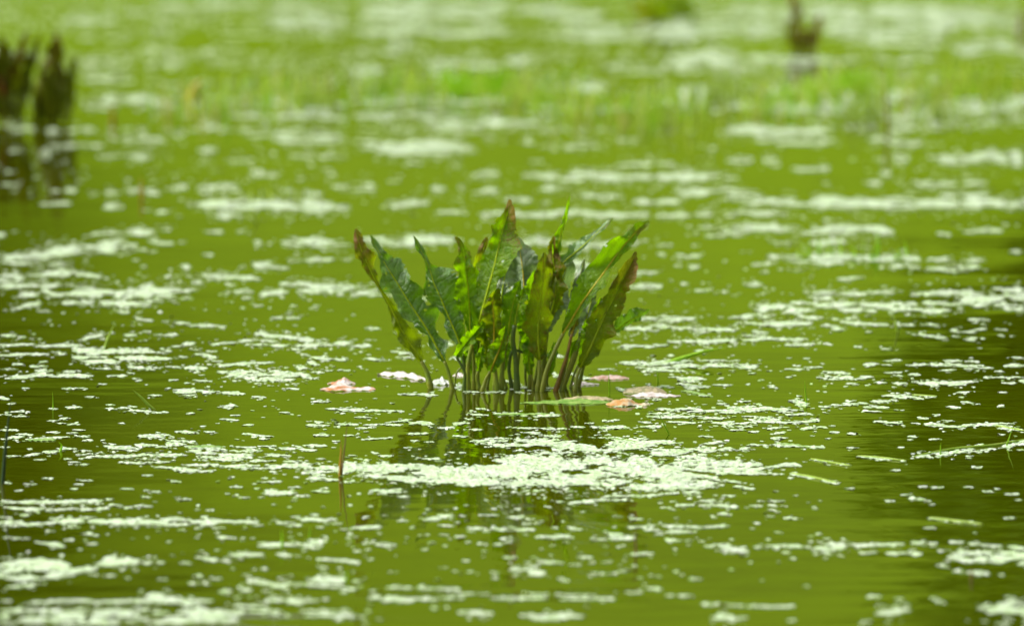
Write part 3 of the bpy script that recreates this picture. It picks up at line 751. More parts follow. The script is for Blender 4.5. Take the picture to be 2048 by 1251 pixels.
floating('slim green blade afloat at the top right of the big duckweed mat', 880, [(1210,2,0,0,0,-4),(1235,8,0,2,2,-1),(1262,7,0,1,2,2),(1276,2,0,0,0,4)], 'float_green')
floating('pale green leaf lost in the duckweed patch at lower left', 894, [(370,3,0,0,0),(400,13,0,3,3),(425,14,0,3,3),(448,3,0,0,0)], 'float_green')
floating('green blade afloat at the back of the dock reflection', 829, [(985,3,0,0,0),(1010,9,0,2,2),(1050,10,0,2,2),(1090,8,0,2,2),(1112,3,0,0,0)], 'float_green')

def float_stalk(label, pts, w, mat, name='floating_stalk', cat='plant_stem'):  # loose stalks and a twig lying on the water
    n = 24
    cv = catmull(pts, n)
    out = []
    for i in range(n):
        x, y = ground(cv[i, 0], cv[i, 1])
        out.append(Vector((x, y, 0.0015 + float(water_z(x, y)))))
    S = out[0].y / F
    v, f = tube(out, [max(w * S * .5 * math.sin(math.pi * (0.06 + .9 * i / (n - 1))) ** .4, 1e-4) for i in range(n)], 7)
    o = mesh_obj(name, shift(v, out[0]), f, M[mat])
    o.location = out[0]
    return tag(o, label, cat)
float_stalk('long duckweed-covered stalk afloat at the right edge', [(1828,914),(1880,903),(1930,896),(1980,892),(2060,878)], 6, 'grass_pale')
float_stalk('short floating stalk pointing at the long one on the right', [(1716,912),(1760,916),(1812,922)], 4.5, 'grass_pale')
float_stalk('floating stalk slanting down right, behind its lower twin', [(1622,918),(1660,925),(1702,932)], 4.5, 'grass_pale')
float_stalk('floating stalk slanting down right, in front of its twin', [(1582,947),(1625,955),(1675,967)], 5, 'grass_pale')
float_stalk('yellow-green stalk afloat in open water at the lower right', [(1860,1036),(1905,1042),(1966,1049)], 6, 'grass_pale')
float_stalk('straight pale stalk afloat above the short one on the right', [(1992,852),(2020,857),(2050,862)], 4, 'grass_pale')
float_stalk('thin pale twig afloat beside a duckweed strip on the right', [(1824,790),(1850,792),(1874,793)], 4, 'grass_pale')
blade('grass_shoot', 'broad green blade lying low, slanting up right of the dock', 'grass', [(1340,724),(1370,714),(1410,702),(1452,695)], 9, 'grass')
# ------------------------------------------------------------------ duckweed
# Rafts on the pond; nearest streaks stand in for sky glints on ripples: x0 x1 y0 y1 thickness cover, in rows of zoomed views (ox, oy, scale) of the water
RAFTS = []
def rafts(ox, oy, sc, text):
    for r in text.replace('\n', ';').split(';'):
        r = r.split()
        if len(r) == 6:
            x0, x1, y0, y1, th, d = map(float, r)
            RAFTS.append((ox + x0/sc, ox + x1/sc, oy + y0/sc, oy + y1/sc, th/sc, d))

rafts(0, 780, 2.656, '''0 45 45 50 25 .9;50 90 73 75 8 .8;0 150 112 118 14 .7;0 60 130 132 8 .7;70 150 138 142 10 .9;460 495 36 36 9 1;565 600 76 78 7 1;565 620 98 100 8 1;630 690 96 96 10 1;670 720 82 90 8 .9;700 890 108 118 14 .9
355 430 92 92 10 1;268 300 98 100 8 1;255 305 162 162 8 1;322 362 149 150 7 1;310 335 176 176 7 1;362 402 182 182 7 1;633 652 177 177 6 1;0 100 208 214 12 .8;50 165 232 238 12 .8;15 120 258 250 18 .95;140 390 262 245 14 .95;235 308 227 227 8 .8;390 465 212 210 10 .9;365 430 228 226 10 .9;395 465 240 250 10 .9;455 485 265 267 8 1
0 55 305 303 10 .8;295 400 312 310 14 .8;35 115 352 352 10 .95;120 310 350 325 16 .85;190 232 370 370 7 1;395 480 322 322 8 .8;395 510 350 335 14 .6;420 485 360 360 10 .9;345 380 367 367 7 1;375 418 384 384 8 1;428 467 394 394 9 1;940 1045 222 224 12 1;1090 1132 222 222 9 1;715 930 245 245 18 .9;770 890 238 238 14 .9;560 740 298 310 26 .95;720 980 290 290 30 .75;850 1000 270 268 10 .8;980 1030 272 274 8 1
990 1380 300 325 20 .9;1230 1360 302 305 8 1;1390 1460 297 298 8 1;1100 1535 340 348 18 .9;490 800 350 355 18 .9;640 1000 350 345 22 .85;800 1140 345 355 18 .8;1000 1330 325 360 30 .85;590 770 375 392 12 .95;760 900 385 380 12 .9;820 1000 410 420 20 .85;870 1060 430 425 14 .95;960 1160 437 425 12 .9;1000 1300 400 395 18 .85;1200 1520 408 405 26 .92;1130 1400 370 370 18 .85;1500 1860 400 415 34 .95;1620 1860 440 435 28 .9;1350 1590 375 380 10 .8;1480 1680 310 320 18 .85;1625 1730 293 295 12 .95;1690 1720 366 366 7 1;1295 1430 230 248 12 .9;1375 1420 258 258 8 1
1290 1340 187 184 12 .9;1180 1265 155 163 9 .95;1240 1275 133 133 8 1;1670 1745 238 240 10 1;1635 1745 185 187 9 1;1675 1705 168 168 8 1;1790 1860 182 183 9 1;1000 1032 123 123 8 1;1488 1535 119 119 8 1;1665 1740 62 62 10 1;1775 1860 103 105 12 .95;1165 1265 90 80 16 .9;1335 1400 32 40 12 .9;805 848 28 28 10 1;940 1135 5 12 20 .95;1165 1300 15 18 18 .9
205 278 470 470 10 1;140 195 501 501 9 1;15 72 493 495 14 .9;80 120 533 533 7 1;430 490 480 480 10 1;393 435 500 500 9 1;375 425 523 523 8 1;643 700 523 524 9 1;762 800 452 452 8 1;890 962 477 491 10 .95;768 850 531 540 16 .9;758 800 568 568 10 1;945 1015 580 581 14 1;722 815 616 617 16 1;1233 1285 514 515 10 1;1240 1272 555 557 10 .9;1280 1325 570 571 12 1;1390 1420 468 468 8 1;1380 1485 488 484 16 .9;1365 1570 520 550 30 .85;1400 1575 545 550 26 .95;1530 1592 517 517 10 1;1585 1620 561 561 10 1;1665 1745 535 545 12 .95;1650 1740 470 470 22 .9;1740 1800 477 477 10 1;1430 1462 433 433 8 1
0 630 600 585 26 .95;0 240 625 630 22 .95;120 420 640 630 22 .9;430 565 632 630 26 .95;575 640 612 612 16 1;645 700 625 622 14 .9;105 200 665 665 20 .85;0 70 675 680 14 .9;260 520 680 675 16 .8;0 740 705 690 30 .95;600 1110 700 715 40 .95;860 1220 690 700 40 .9;1200 1450 700 703 26 .95;1475 1600 705 715 28 .9;1605 1740 695 695 34 .95;1560 1640 672 672 18 .8;1650 1700 663 663 14 .9;1735 1790 686 686 12 .9;1680 1720 730 730 14 .8;1810 1860 738 738 18 .9;365 440 728 728 14 .8;1340 1400 718 718 16 .9;1135 1190 730 730 14 .9;20 250 715 720 20 .9
245 295 750 750 16 .8;60 180 790 785 22 .7;190 340 805 825 34 .9;325 395 795 795 16 .8;405 530 760 772 18 .85;465 520 818 818 26 .9;875 905 807 807 14 .8;1035 1058 782 782 14 .8;1150 1275 780 784 22 .85;1330 1362 785 785 14 .8;1045 1100 858 858 16 .7;1020 1165 890 905 30 .9;950 1015 915 917 26 .95;1180 1220 910 910 16 .7;1215 1545 875 875 34 .9;1370 1715 830 810 34 .9;1430 1500 815 815 34 .95;1620 1860 890 910 24 .8;1225 1270 947 947 24 .8;1380 1430 947 947 22 .85;1680 1740 942 942 20 .6
0 730 925 910 60 .92;0 520 950 945 60 .95;0 390 1000 985 50 .95;0 180 1045 1040 30 .9;755 870 915 915 32 .92;480 730 910 910 44 .95;540 625 985 985 22 .7;650 695 996 996 20 .6;845 890 1002 1002 24 .7;985 1180 990 1000 26 .75;1000 1120 1022 1028 30 .8;780 940 1100 1110 70 .9;970 1100 1130 1150 44 .85;1160 1330 1070 1060 44 .8;1310 1530 1020 1040 60 .85;1660 1860 1005 1010 44 .9;1720 1790 1108 1108 20 .5;1250 1430 1140 1160 44 .7;1430 1630 1140 1130 40 .5
0 1300 1195 1185 60 .8;680 1300 1225 1210 50 .93;0 400 1200 1215 50 .85;0 200 1240 1235 40 .8;0 900 1165 1160 30 .7;300 800 1240 1240 40 .8;1300 1600 1190 1200 40 .4;400 700 1215 1230 50 .6''')  # nearest white band: part duckweed, part stand-in for rippled sky glints
rafts(1400, 700, 2.270, '''0 290 75 75 30 .7;0 180 48 48 8 .9;185 290 75 75 18 .9;220 250 105 105 12 .8;65 142 158 158 11 1;310 355 162 175 16 .8;0 50 205 210 14 .9;140 160 25 25 10 .8;390 540 35 40 10 .5;395 420 122 122 10 .9;390 560 85 80 18 .75;530 780 125 125 30 .7;560 720 100 105 20 .7;665 720 150 155 14 .8;745 810 65 65 20 .9;830 915 48 46 12 .9;835 870 68 68 10 .9;850 990 105 110 22 .7;790 850 147 150 12 .9;860 1270 155 145 16 .9;950 1200 155 155 20 .95;940 1020 68 68 12 1;1030 1330 65 75 18 .9;1110 1260 50 50 14 .9;1095 1160 90 88 14 .9;1250 1325 80 80 14 1;1180 1240 84 84 10 .9;1335 1370 96 96 12 .9;1370 1471 65 72 24 .9;1290 1471 125 125 12 .9;1365 1435 150 150 10 .9;1400 1471 30 38 10 .9;1340 1390 190 192 9 .9;1165 1220 193 190 12 .9;1185 1200 213 213 7 .9;1195 1240 235 238 10 .95;1255 1270 245 245 7 1;1122 1175 260 263 12 .95;1060 1085 296 296 7 1;1000 1035 311 311 7 1;1355 1380 256 256 8 .9
58 122 243 243 10 .9;180 228 233 233 8 1;0 435 275 270 26 .95;130 240 260 262 14 .9;385 525 292 288 12 .95;405 495 225 245 20 .85;440 480 247 250 12 .95;550 590 257 257 9 1;605 755 250 242 12 .95;665 690 232 232 8 1;770 890 235 230 14 .9;735 810 276 278 8 1;748 855 258 262 12 .95;835 1000 205 225 24 .9;970 1070 205 212 8 .9;800 910 325 328 14 .9;885 910 332 332 8 1;910 925 273 273 6 1;965 995 333 334 7 .8
0 180 308 312 14 .8;60 460 328 328 16 .85;200 300 302 305 10 .9;270 355 315 320 22 .9;310 360 355 352 14 .9;460 520 355 355 16 .95;440 565 325 322 9 .8;525 568 350 350 8 1;140 190 361 361 9 .9;60 150 340 340 12 .7;170 230 348 348 9 .9;230 265 371 371 8 1;325 395 400 398 14 .95;340 380 374 376 8 .9;590 622 373 373 8 1;672 705 380 380 8 1;575 590 402 402 6 1;675 712 443 443 7 1;898 926 440 440 8 1;948 985 393 394 8 1;1050 1082 404 403 8 1
0 100 430 415 14 .9;20 62 392 392 8 .95;0 215 458 448 18 .9;0 30 475 472 14 .9;230 300 428 432 12 .9;310 565 428 445 14 .85;510 565 445 440 16 .9;0 455 515 525 30 .92;0 290 530 540 40 .9;170 280 565 560 22 .85;200 375 560 562 10 .9;0 180 570 600 20 .7;395 430 580 580 8 1;415 625 565 605 11 .95;510 683 497 525 10 .95;722 935 485 505 9 .95;868 900 545 545 8 1;665 702 628 628 9 1
0 100 600 610 24 .7;160 250 620 635 20 .85;0 80 628 622 16 .7;105 155 660 662 16 1;0 68 685 682 20 .9;70 170 705 710 28 .9;0 65 705 705 22 .9;80 140 740 750 20 .8;238 274 707 707 14 1;310 405 685 687 11 .9;310 355 705 708 14 1;312 350 725 727 12 1;298 340 754 755 14 .9;382 446 761 763 14 1;0 155 802 800 20 .95
1030 1410 338 345 14 .9;1030 1270 336 342 12 .9;1275 1415 335 333 10 .9;1340 1471 350 365 10 .9;1140 1180 350 350 12 .9;1125 1145 322 322 7 1;1255 1290 430 431 8 .9;1350 1375 384 384 7 .8;980 1240 485 450 22 .9;975 1050 485 485 16 .95;1240 1420 460 440 8 .95;1380 1471 435 425 24 .9;1205 1232 481 481 8 .9;1245 1277 531 532 9 1;1440 1471 452 452 12 .9;1400 1445 420 410 14 .8
995 1035 618 618 9 .95;1048 1112 622 626 11 1;1195 1243 621 622 11 1;1335 1365 630 630 9 .9;1280 1330 638 642 11 .95;1385 1440 653 655 16 .95;1438 1471 680 680 9 .9;903 945 658 658 13 1;950 1020 672 676 16 .9;1018 1045 685 687 11 .9;1040 1070 700 700 10 .9;843 885 685 686 11 .9;1045 1285 765 790 14 .95;1020 1080 806 807 16 1;1225 1270 827 828 12 .6;1380 1432 763 763 14 .9
0 215 880 920 34 .75;70 140 890 890 40 .9;235 285 892 892 20 .95;305 935 890 880 26 .92;480 660 890 900 40 .9;545 610 922 925 18 .7;725 805 922 920 22 .8;845 1005 925 925 30 .85;370 410 920 920 18 .8;960 1070 878 875 28 .9;1125 1200 872 874 18 .9;1210 1285 880 882 20 .9;1285 1375 886 888 24 .95;1050 1471 915 925 30 .9;1130 1471 945 945 50 .92;1060 1130 965 985 24 .8;1145 1210 1000 1000 26 .8;1210 1385 1010 1020 30 .85;1400 1471 890 900 30 .9;1430 1471 970 970 30 .9;230 295 1045 1045 16 .5;760 835 1118 1120 26 .8;880 930 1130 1130 24 .8;1030 1110 1130 1150 40 .6;470 505 1070 1070 16 .5;50 210 1210 1215 50 .85;380 440 1225 1225 30 .7;1190 1471 1190 1180 50 .8;1350 1471 1155 1150 80 .85;800 980 1190 1195 60 .8;280 430 1155 1160 40 .6;690 800 1225 1230 30 .5''')
rafts(0, 400, 2.926, '''290 415 15 20 40 .8;600 735 50 40 50 .8;820 880 60 60 40 .5;910 1020 80 60 50 .6;1090 1500 30 40 60 .85;1250 1450 90 100 50 .85;1450 2048 20 50 70 .85;1750 1960 70 70 60 .7
540 910 200 180 60 .75;780 910 170 220 60 .8;920 1015 175 170 30 .5;860 1020 240 255 60 .7;0 300 345 330 50 .9;180 520 310 300 80 .9;480 800 270 270 80 .9;560 760 300 300 50 .8;780 870 290 295 40 .7;870 960 300 295 30 .5;1040 1170 245 240 30 .4;0 440 370 380 40 .7
0 140 450 460 50 .85;150 440 440 430 60 .85;420 600 430 450 50 .85;570 640 460 460 30 .5;0 350 510 500 60 .8;60 220 555 550 40 .85;250 600 520 560 80 .8;550 1000 535 545 90 .92;860 1140 540 530 60 .8;900 1110 570 575 40 .6;360 620 600 600 40 .6;500 960 610 600 46 .85;60 260 630 605 40 .8;210 300 650 652 24 .7;500 530 650 650 24 .6;690 760 650 650 36 .85;795 835 657 657 20 .6
760 820 350 355 36 .5;820 870 390 390 40 .6;1170 1250 325 320 50 .6;820 900 490 490 26 .5;955 1010 450 450 36 .6;1060 1160 390 410 50 .6;1100 1520 445 460 46 .8;1110 1190 480 480 44 .85;1300 1350 542 542 30 .7;1340 1400 500 500 30 .5;1370 1500 535 540 44 .6;1470 1690 550 540 44 .85;1400 1500 575 575 30 .6;1460 1540 620 620 26 .6;1400 1435 635 635 26 .6;1480 1690 385 400 46 .85;1480 1600 375 375 50 .8;1690 1760 360 360 36 .6;1780 1960 355 345 46 .9;1650 2048 240 260 70 .75;1840 1930 270 270 60 .8;1490 1540 265 265 60 .7;1190 1320 190 200 50 .6;1370 1450 185 185 40 .5;1560 1610 250 280 60 .3;1390 1440 400 400 40 .5;1640 2048 485 510 50 .75;1740 2048 525 525 46 .85;1920 2048 520 520 40 .9;1740 1830 560 590 60 .3;1830 1885 625 625 28 .6;1680 1720 650 650 30 .6;1700 1750 620 620 26 .5;1600 1755 690 695 26 .85;1780 1815 670 670 22 .5;2010 2048 355 355 40 .7
795 895 700 706 28 .9;955 1110 710 722 24 .85;1110 1320 735 742 30 .9;920 1030 790 790 26 .95;840 875 770 770 20 .7;835 860 822 822 16 .6;1055 1090 765 765 18 .5;0 150 795 800 30 .7;465 660 820 780 24 .85;500 640 800 790 24 .9;660 800 785 795 24 .7;0 460 850 850 28 .9;0 280 905 905 28 .85;320 400 890 915 24 .85;320 480 850 875 24 .8;440 1000 890 885 60 .8;430 900 915 920 44 .85;460 700 940 940 40 .85;700 1000 930 925 30 .8;540 660 985 990 16 .85;750 960 980 985 24 .85;980 1060 975 985 26 .7;1010 1140 855 840 28 .9;1055 1100 918 918 24 .8;1115 1260 895 915 28 .85;1120 1270 880 885 20 .5;1230 1310 942 944 16 .9;1240 1390 845 835 26 .85;1400 1620 825 828 28 .85;1480 1680 850 850 28 .85;1500 1940 785 830 34 .9;1500 1600 785 785 30 .9;1740 1940 855 845 36 .85;1700 1780 870 872 20 .7;1950 2048 835 830 36 .85;1765 1930 905 930 28 .85;1900 2035 940 930 24 .8;1565 1600 888 888 12 .6;1080 1240 985 985 28 .9;1240 1610 975 948 26 .85;1280 1800 1010 1030 50 .75;1290 1480 1030 1020 30 .7;1440 1800 1050 1030 40 .92;1540 1800 1020 1020 30 .85;1690 1800 985 985 28 .8;1800 1890 1010 1010 20 .7;1800 1890 950 975 30 .8;1900 1950 997 997 16 .6;1980 2048 1000 1000 24 .7;1800 1890 1040 1042 16 .8
0 300 1050 1025 26 .9;0 550 1035 1030 20 .7;200 550 1015 1030 24 .8;380 470 1000 1000 24 .8;80 160 962 964 20 .8;30 95 990 990 18 .8;180 290 970 980 24 .7;230 280 950 950 24 .7;200 280 1000 1000 18 .9;660 730 1028 1028 22 .95;750 790 1015 1016 14 .8;780 830 1045 1055 20 .8;980 1055 1052 1052 12 .8;1110 1235 1055 1060 14 .85;1075 1110 1070 1070 10 .8;1170 1200 1025 1025 14 .7;135 172 1101 1101 10 .9;358 515 1100 1105 14 .9;575 623 1077 1077 10 .9;510 545 1150 1152 11 .95;888 933 1142 1142 12 .95;975 1250 1102 1125 16 .85;1040 1180 1125 1125 18 .85;1290 1430 1128 1135 16 .9;1470 1545 1145 1157 14 .85;1655 1745 1106 1106 14 .9''')
rafts(1300, 400, 2.738, '''0 170 10 15 40 .7;480 2048 15 20 50 .8;880 1350 35 35 40 .85;1050 2048 30 35 50 .85;0 230 85 85 44 .9;240 760 80 75 50 .8;260 780 150 140 40 .7;350 800 165 160 50 .9;780 1340 160 165 70 .85;1060 1330 160 165 60 .95;890 1000 110 110 30 .6;300 500 200 200 40 .7;200 270 150 190 60 .4;660 1100 230 235 44 .7;820 1000 240 240 40 .8;1100 1220 265 260 30 .5;0 130 250 240 40 .6;215 255 250 250 36 .6;130 280 300 305 36 .8;0 110 300 300 40 .4;200 270 365 365 40 .7;100 200 355 355 30 .4;0 45 400 395 34 .7;560 670 350 350 40 .6;600 650 390 390 36 .6;480 560 285 285 30 .4;640 1480 315 320 56 .85;820 1060 340 340 50 .8;1260 1480 325 325 50 .9;1290 1480 370 365 40 .75;790 850 390 390 34 .6;860 900 385 380 30 .4;980 1200 430 425 30 .7;1510 1820 330 325 44 .7;1520 1700 370 380 50 .7;1630 1810 385 370 50 .8;1830 1870 385 385 26 .4;1560 1650 185 185 44 .7;1710 1940 170 175 50 .8;1970 2048 285 280 50 .7
0 70 470 472 40 .85;170 240 458 458 30 .7;245 330 497 495 34 .85;390 430 500 500 32 .8;100 120 440 440 26 .5;130 165 490 490 26 .4;510 610 460 460 40 .8;470 500 510 510 28 .4;510 540 385 385 34 .4;635 670 505 505 30 .3;750 790 515 515 30 .4;825 1010 515 510 40 .75;870 1000 540 540 36 .8;1035 1340 512 512 36 .95;1380 1700 515 515 34 .85;1550 2048 510 520 44 .8;1700 2048 540 545 70 .85;1870 2048 490 500 50 .85;1900 2048 580 590 50 .75;560 1150 585 570 50 .85;580 900 605 605 50 .85;1150 1850 575 575 44 .85;1040 1400 600 610 40 .8;1200 1650 605 605 40 .8;430 660 640 640 36 .85;0 250 655 645 36 .95;270 290 640 640 26 .4;370 410 640 640 30 .5;800 950 640 645 34 .85;1000 1100 655 650 30 .6;470 860 675 670 26 .9;600 1060 680 685 34 .9;1040 1445 670 688 30 .92;1480 1580 682 682 22 .85;1750 1860 655 660 28 .8;1640 1780 710 725 24 .8;1785 1840 708 708 24 .9;1885 1950 710 712 20 .7;1440 1630 738 755 24 .9;1650 1710 748 748 18 .8;1730 1800 765 765 26 .9;1810 1840 760 760 14 .5;1960 1990 680 680 18 .4;1905 1940 738 740 18 .6;1970 2005 745 745 16 .4
0 220 690 695 30 .85;0 50 715 715 22 .8;220 470 710 715 36 .85;240 300 725 725 26 .8;560 650 715 720 34 .7;920 950 745 745 16 .5;960 1060 705 712 26 .85;1180 1250 720 725 24 .5;130 150 740 740 20 .5;100 630 780 765 30 .95;0 100 800 795 20 .9;350 850 765 760 28 .9;480 640 745 745 20 .7;730 900 790 790 26 .85;920 980 785 785 16 .6;1120 1160 800 800 26 .7;1270 1335 815 815 20 .9;1780 1820 810 810 14 .4;230 330 825 825 18 .8;100 135 852 852 18 .7;0 20 852 852 18 .8;0 270 890 886 28 .9;0 270 910 905 40 .85;20 150 935 940 26 .85;170 220 935 935 18 .6;90 270 975 975 20 .85;170 270 1000 1010 50 .8''')
rafts(600, 800, 2.2756, '''0 400 305 310 28 .97;300 760 345 372 34 .97;560 900 350 380 40 .97;900 1250 378 385 26 .97;200 700 300 320 50 .97;500 1000 330 320 70 .97;600 900 360 365 46 .97;700 820 385 390 16 .97;850 1500 300 320 120 .97;850 1400 270 290 40 .92;1000 1500 365 375 40 .97;1400 1850 310 340 110 .96;1500 1800 390 400 40 .95;1700 2048 290 290 40 .92;1800 2000 330 310 40 .9;1750 1900 400 380 40 .9;1650 1850 425 415 16 .9;780 900 190 185 14 .85;800 1250 180 190 20 .85;880 1450 200 205 40 .85;1090 1480 215 220 30 .9;1370 1600 180 200 24 .9;1400 1700 210 200 40 .9;1550 1780 230 240 40 .9;1700 1850 260 265 30 .85;1000 1250 240 240 12 .6;1750 2040 225 218 16 .85
290 480 178 172 10 .8;150 180 187 187 6 1;495 585 152 152 9 1;440 610 100 108 22 .9;300 460 112 115 10 .85;265 310 127 127 8 .9;170 265 110 111 7 1;255 325 78 78 7 1;155 285 42 42 8 1;305 465 45 52 8 1;60 125 6 8 8 1;35 125 112 114 8 1;70 100 98 98 6 .8;65 130 158 159 8 1;25 115 205 206 8 1;0 70 225 228 8 1;85 110 267 267 6 1;200 240 160 160 7 1;220 250 252 252 6 1;335 355 242 242 6 1;365 420 253 255 8 1;485 510 217 217 6 1;505 535 185 187 6 1;570 600 190 190 6 1;560 640 267 267 9 1;680 710 238 238 6 .9;730 760 240 240 6 .9
690 760 105 108 8 .9;745 790 85 85 12 .8;760 820 140 135 12 .8;760 850 68 68 10 .9;630 700 128 128 10 .9;700 760 160 165 14 .8;800 850 38 40 10 .8;890 1000 60 62 8 .85;1010 1180 72 68 10 .85;1080 1160 65 65 12 .8;930 1080 125 128 8 .8;980 1010 95 95 6 .9;1040 1110 148 150 12 .9;1100 1210 130 132 10 .9;1130 1200 165 165 10 .8;1240 1380 122 126 10 .85;1360 1640 130 118 14 .85;1280 1330 105 105 8 .7;1380 1450 95 90 8 .8;1550 1820 75 78 16 .8;1560 1640 100 100 12 .7;1680 1860 100 105 10 .8;1670 1830 45 45 24 .92;1560 1700 62 62 8 .8;1480 1640 25 25 14 .5;1530 1568 175 176 8 .8;1820 1830 163 163 7 1
45 140 355 360 18 .9;130 180 364 365 10 .9;205 270 373 374 9 .9;60 125 413 415 10 .9;0 20 437 437 8 1;280 460 410 420 24 .9;395 460 405 405 12 .9;440 500 440 440 9 1;340 400 425 428 12 .9;200 230 437 437 6 .8;0 130 545 550 30 .85;45 90 522 522 12 .9;120 165 541 542 10 .9;75 120 578 578 12 .8;190 365 582 582 18 .92;255 360 577 577 18 .9;285 315 533 533 9 .9;440 495 547 549 14 .95;535 640 548 540 26 .9;625 700 522 525 26 .95;630 700 570 572 16 .9;735 845 580 583 20 .92;865 1065 583 592 22 .92;800 900 520 525 12 .95;870 900 494 494 10 .9;945 1035 533 533 18 .95;970 1005 494 495 8 .9;1010 1105 563 563 14 .9;1030 1070 588 588 24 .8;1105 1160 480 495 12 .8;1165 1190 460 462 9 .8;1210 1250 446 446 9 .8;1205 1285 578 590 24 .8;1225 1460 470 452 22 .92;1360 1680 440 432 14 .9;1330 1500 458 452 12 .8
635 690 610 612 14 .8;700 755 620 620 14 .8;1075 1240 625 625 32 .92;1310 1400 632 635 16 .85;1400 1520 612 622 50 .9;1500 1820 577 574 20 .92;1560 1800 590 600 22 .85;1600 1700 610 608 14 .7;1430 1470 667 667 14 .9;1675 1785 637 637 18 .92;1710 1830 480 476 18 .9;1500 1570 540 540 14 .9;1430 1470 532 533 12 .8;1700 1730 536 536 14 .5;0 105 650 645 36 .9;0 60 665 665 24 .9;130 170 647 647 12 .6;205 240 655 655 14 .6;255 330 655 650 16 .6;340 435 655 655 26 .92;245 290 687 687 16 .8;320 350 637 637 14 .5;580 635 647 647 16 .7;530 578 679 679 16 .7;805 860 655 658 18 .8;890 970 655 640 24 .7;905 975 635 620 20 .7;810 850 688 688 14 .6
10 290 715 738 22 .8;60 130 762 762 18 .6;200 280 738 738 20 .7;910 1060 715 720 18 .7;1080 1205 738 740 26 .9;1255 1340 714 714 18 .85;1230 1290 748 748 20 .8;1320 1345 738 738 14 .6;1375 1410 740 740 16 .7;955 1110 765 790 40 .9;1040 1110 790 790 30 .9;1490 1600 705 700 28 .85;1470 1500 730 730 16 .6;1450 1490 778 778 20 .8;1530 1560 805 805 20 .7;300 350 722 722 14 .5;610 690 760 765 14 .4;760 800 780 780 16 .5;870 940 782 782 16 .5;400 450 780 785 14 .3;1575 1640 798 800 16 .6;1770 1830 815 818 26 .8;1180 1440 790 790 18 .6;1180 1210 810 810 16 .6;60 270 820 822 40 .9;1580 1640 862 862 34 .92;1480 1560 880 880 30 .6;1660 1790 888 890 26 .8;610 660 815 815 14 .4;230 520 895 910 36 .7;700 880 955 970 40 .8;590 680 945 945 24 .5;980 1300 985 990 50 .8;1120 1240 990 990 50 .9;0 420 980 985 40 .6''')
rafts(0, 0, 2.926, '''400 700 20 30 40 .5;850 2048 25 40 60 .75;1500 2048 120 130 90 .85;350 700 120 115 70 .7;0 80 30 120 80 .4;880 1010 180 180 50 .6;700 1300 80 100 60 .4;420 1100 225 215 50 .45;1180 2048 210 220 40 .5;1170 1280 295 290 50 .85;1280 1460 280 285 50 .6;780 1150 300 300 60 .4;450 800 370 360 60 .5;800 1200 380 370 50 .4;450 800 470 470 50 .85;380 960 430 430 40 .5;800 1150 490 500 30 .4;560 1020 590 590 90 .6;720 1020 600 605 70 .92;490 640 640 640 90 .5;1180 1700 580 600 90 .5;1300 2048 680 690 60 .75;1700 1800 670 670 50 .95;1500 2048 600 620 90 .5;860 920 690 690 40 .4;1050 1300 690 720 90 .4
390 560 765 765 50 .7;260 350 770 770 60 .8;0 220 740 745 60 .7;640 980 820 825 90 .5;810 870 760 800 80 .6;1010 1120 790 800 80 .4;1440 2048 790 790 60 .6;1600 2048 820 825 60 .85;230 620 870 850 60 .6;220 300 910 910 80 .7;540 900 920 915 50 .7;770 900 930 930 50 .8;30 180 890 890 50 .4;1110 1280 890 890 60 .7;1310 1500 935 935 50 .5;1680 2048 910 910 60 .5;1790 1850 955 955 60 .4;20 80 1020 1020 60 .5;0 130 1080 1080 50 .5;1450 1640 1020 1025 60 .6;1730 1780 1040 1040 60 .5;1910 1980 1010 1010 60 .6;300 350 1115 1115 60 .8;380 450 1115 1115 60 .8;540 580 1130 1130 50 .5;720 770 1060 1060 50 .4;610 720 1130 1130 50 .8;720 840 1110 1115 50 .5;840 940 1120 1150 90 .7;1000 1400 1100 1100 60 .6;1170 1240 1130 1130 60 .7;1300 1420 1100 1110 60 .6;230 420 1190 1190 50 .85;610 740 1200 1200 40 .6;1090 2048 1195 1200 70 .8;1640 1740 1110 1110 60 .7;1760 1900 1150 1150 70 .6;1930 2048 1080 1085 60 .7''')
rafts(700, 0, 2.926, '''0 1300 30 40 80 .75;0 900 100 95 80 .85;0 1150 180 190 70 .85;900 1500 70 90 80 .8;1100 2048 210 220 60 .85;1150 2048 150 170 70 .75;200 420 260 270 60 .85;0 300 300 310 60 .5;1800 2048 170 150 80 .9;680 800 310 310 50 .5;900 1040 360 365 70 .9;450 900 370 380 70 .8;0 200 400 410 100 .75;430 640 430 450 90 .5;1050 1480 480 510 70 .7;1300 1500 510 515 70 .85;1500 2048 400 380 120 .5;0 1000 590 590 90 .65;1000 1700 630 640 60 .9;0 900 670 670 60 .6;420 1120 720 720 70 .92;1120 1250 690 690 70 .5;0 260 680 690 60 .75;1650 2048 580 580 110 .6
100 740 870 870 90 .9;300 720 850 850 80 .9;0 300 830 890 100 .5;750 870 810 810 50 .5;940 1080 840 840 60 .55;1130 1220 850 850 60 .4;1240 1480 840 850 80 .5;1550 1700 820 820 70 .5;290 440 960 960 60 .4;590 670 960 960 60 .4;690 870 1010 1015 60 .75;1050 1170 940 940 60 .5;1000 2048 1030 1035 70 .8;1280 1750 1030 1040 70 .9;1780 2048 1040 1040 70 .95;1550 1900 965 960 60 .65;470 570 1110 1110 60 .85;640 880 1120 1110 60 .55;0 160 1100 1100 90 .6;210 300 1050 1050 60 .4;200 470 1190 1190 70 .7;890 1060 1170 1165 60 .7;1080 1400 1110 1110 60 .5;1290 1620 1160 1150 60 .6;1640 1940 1180 1175 60 .85;1100 1200 1190 1190 50 .5''')
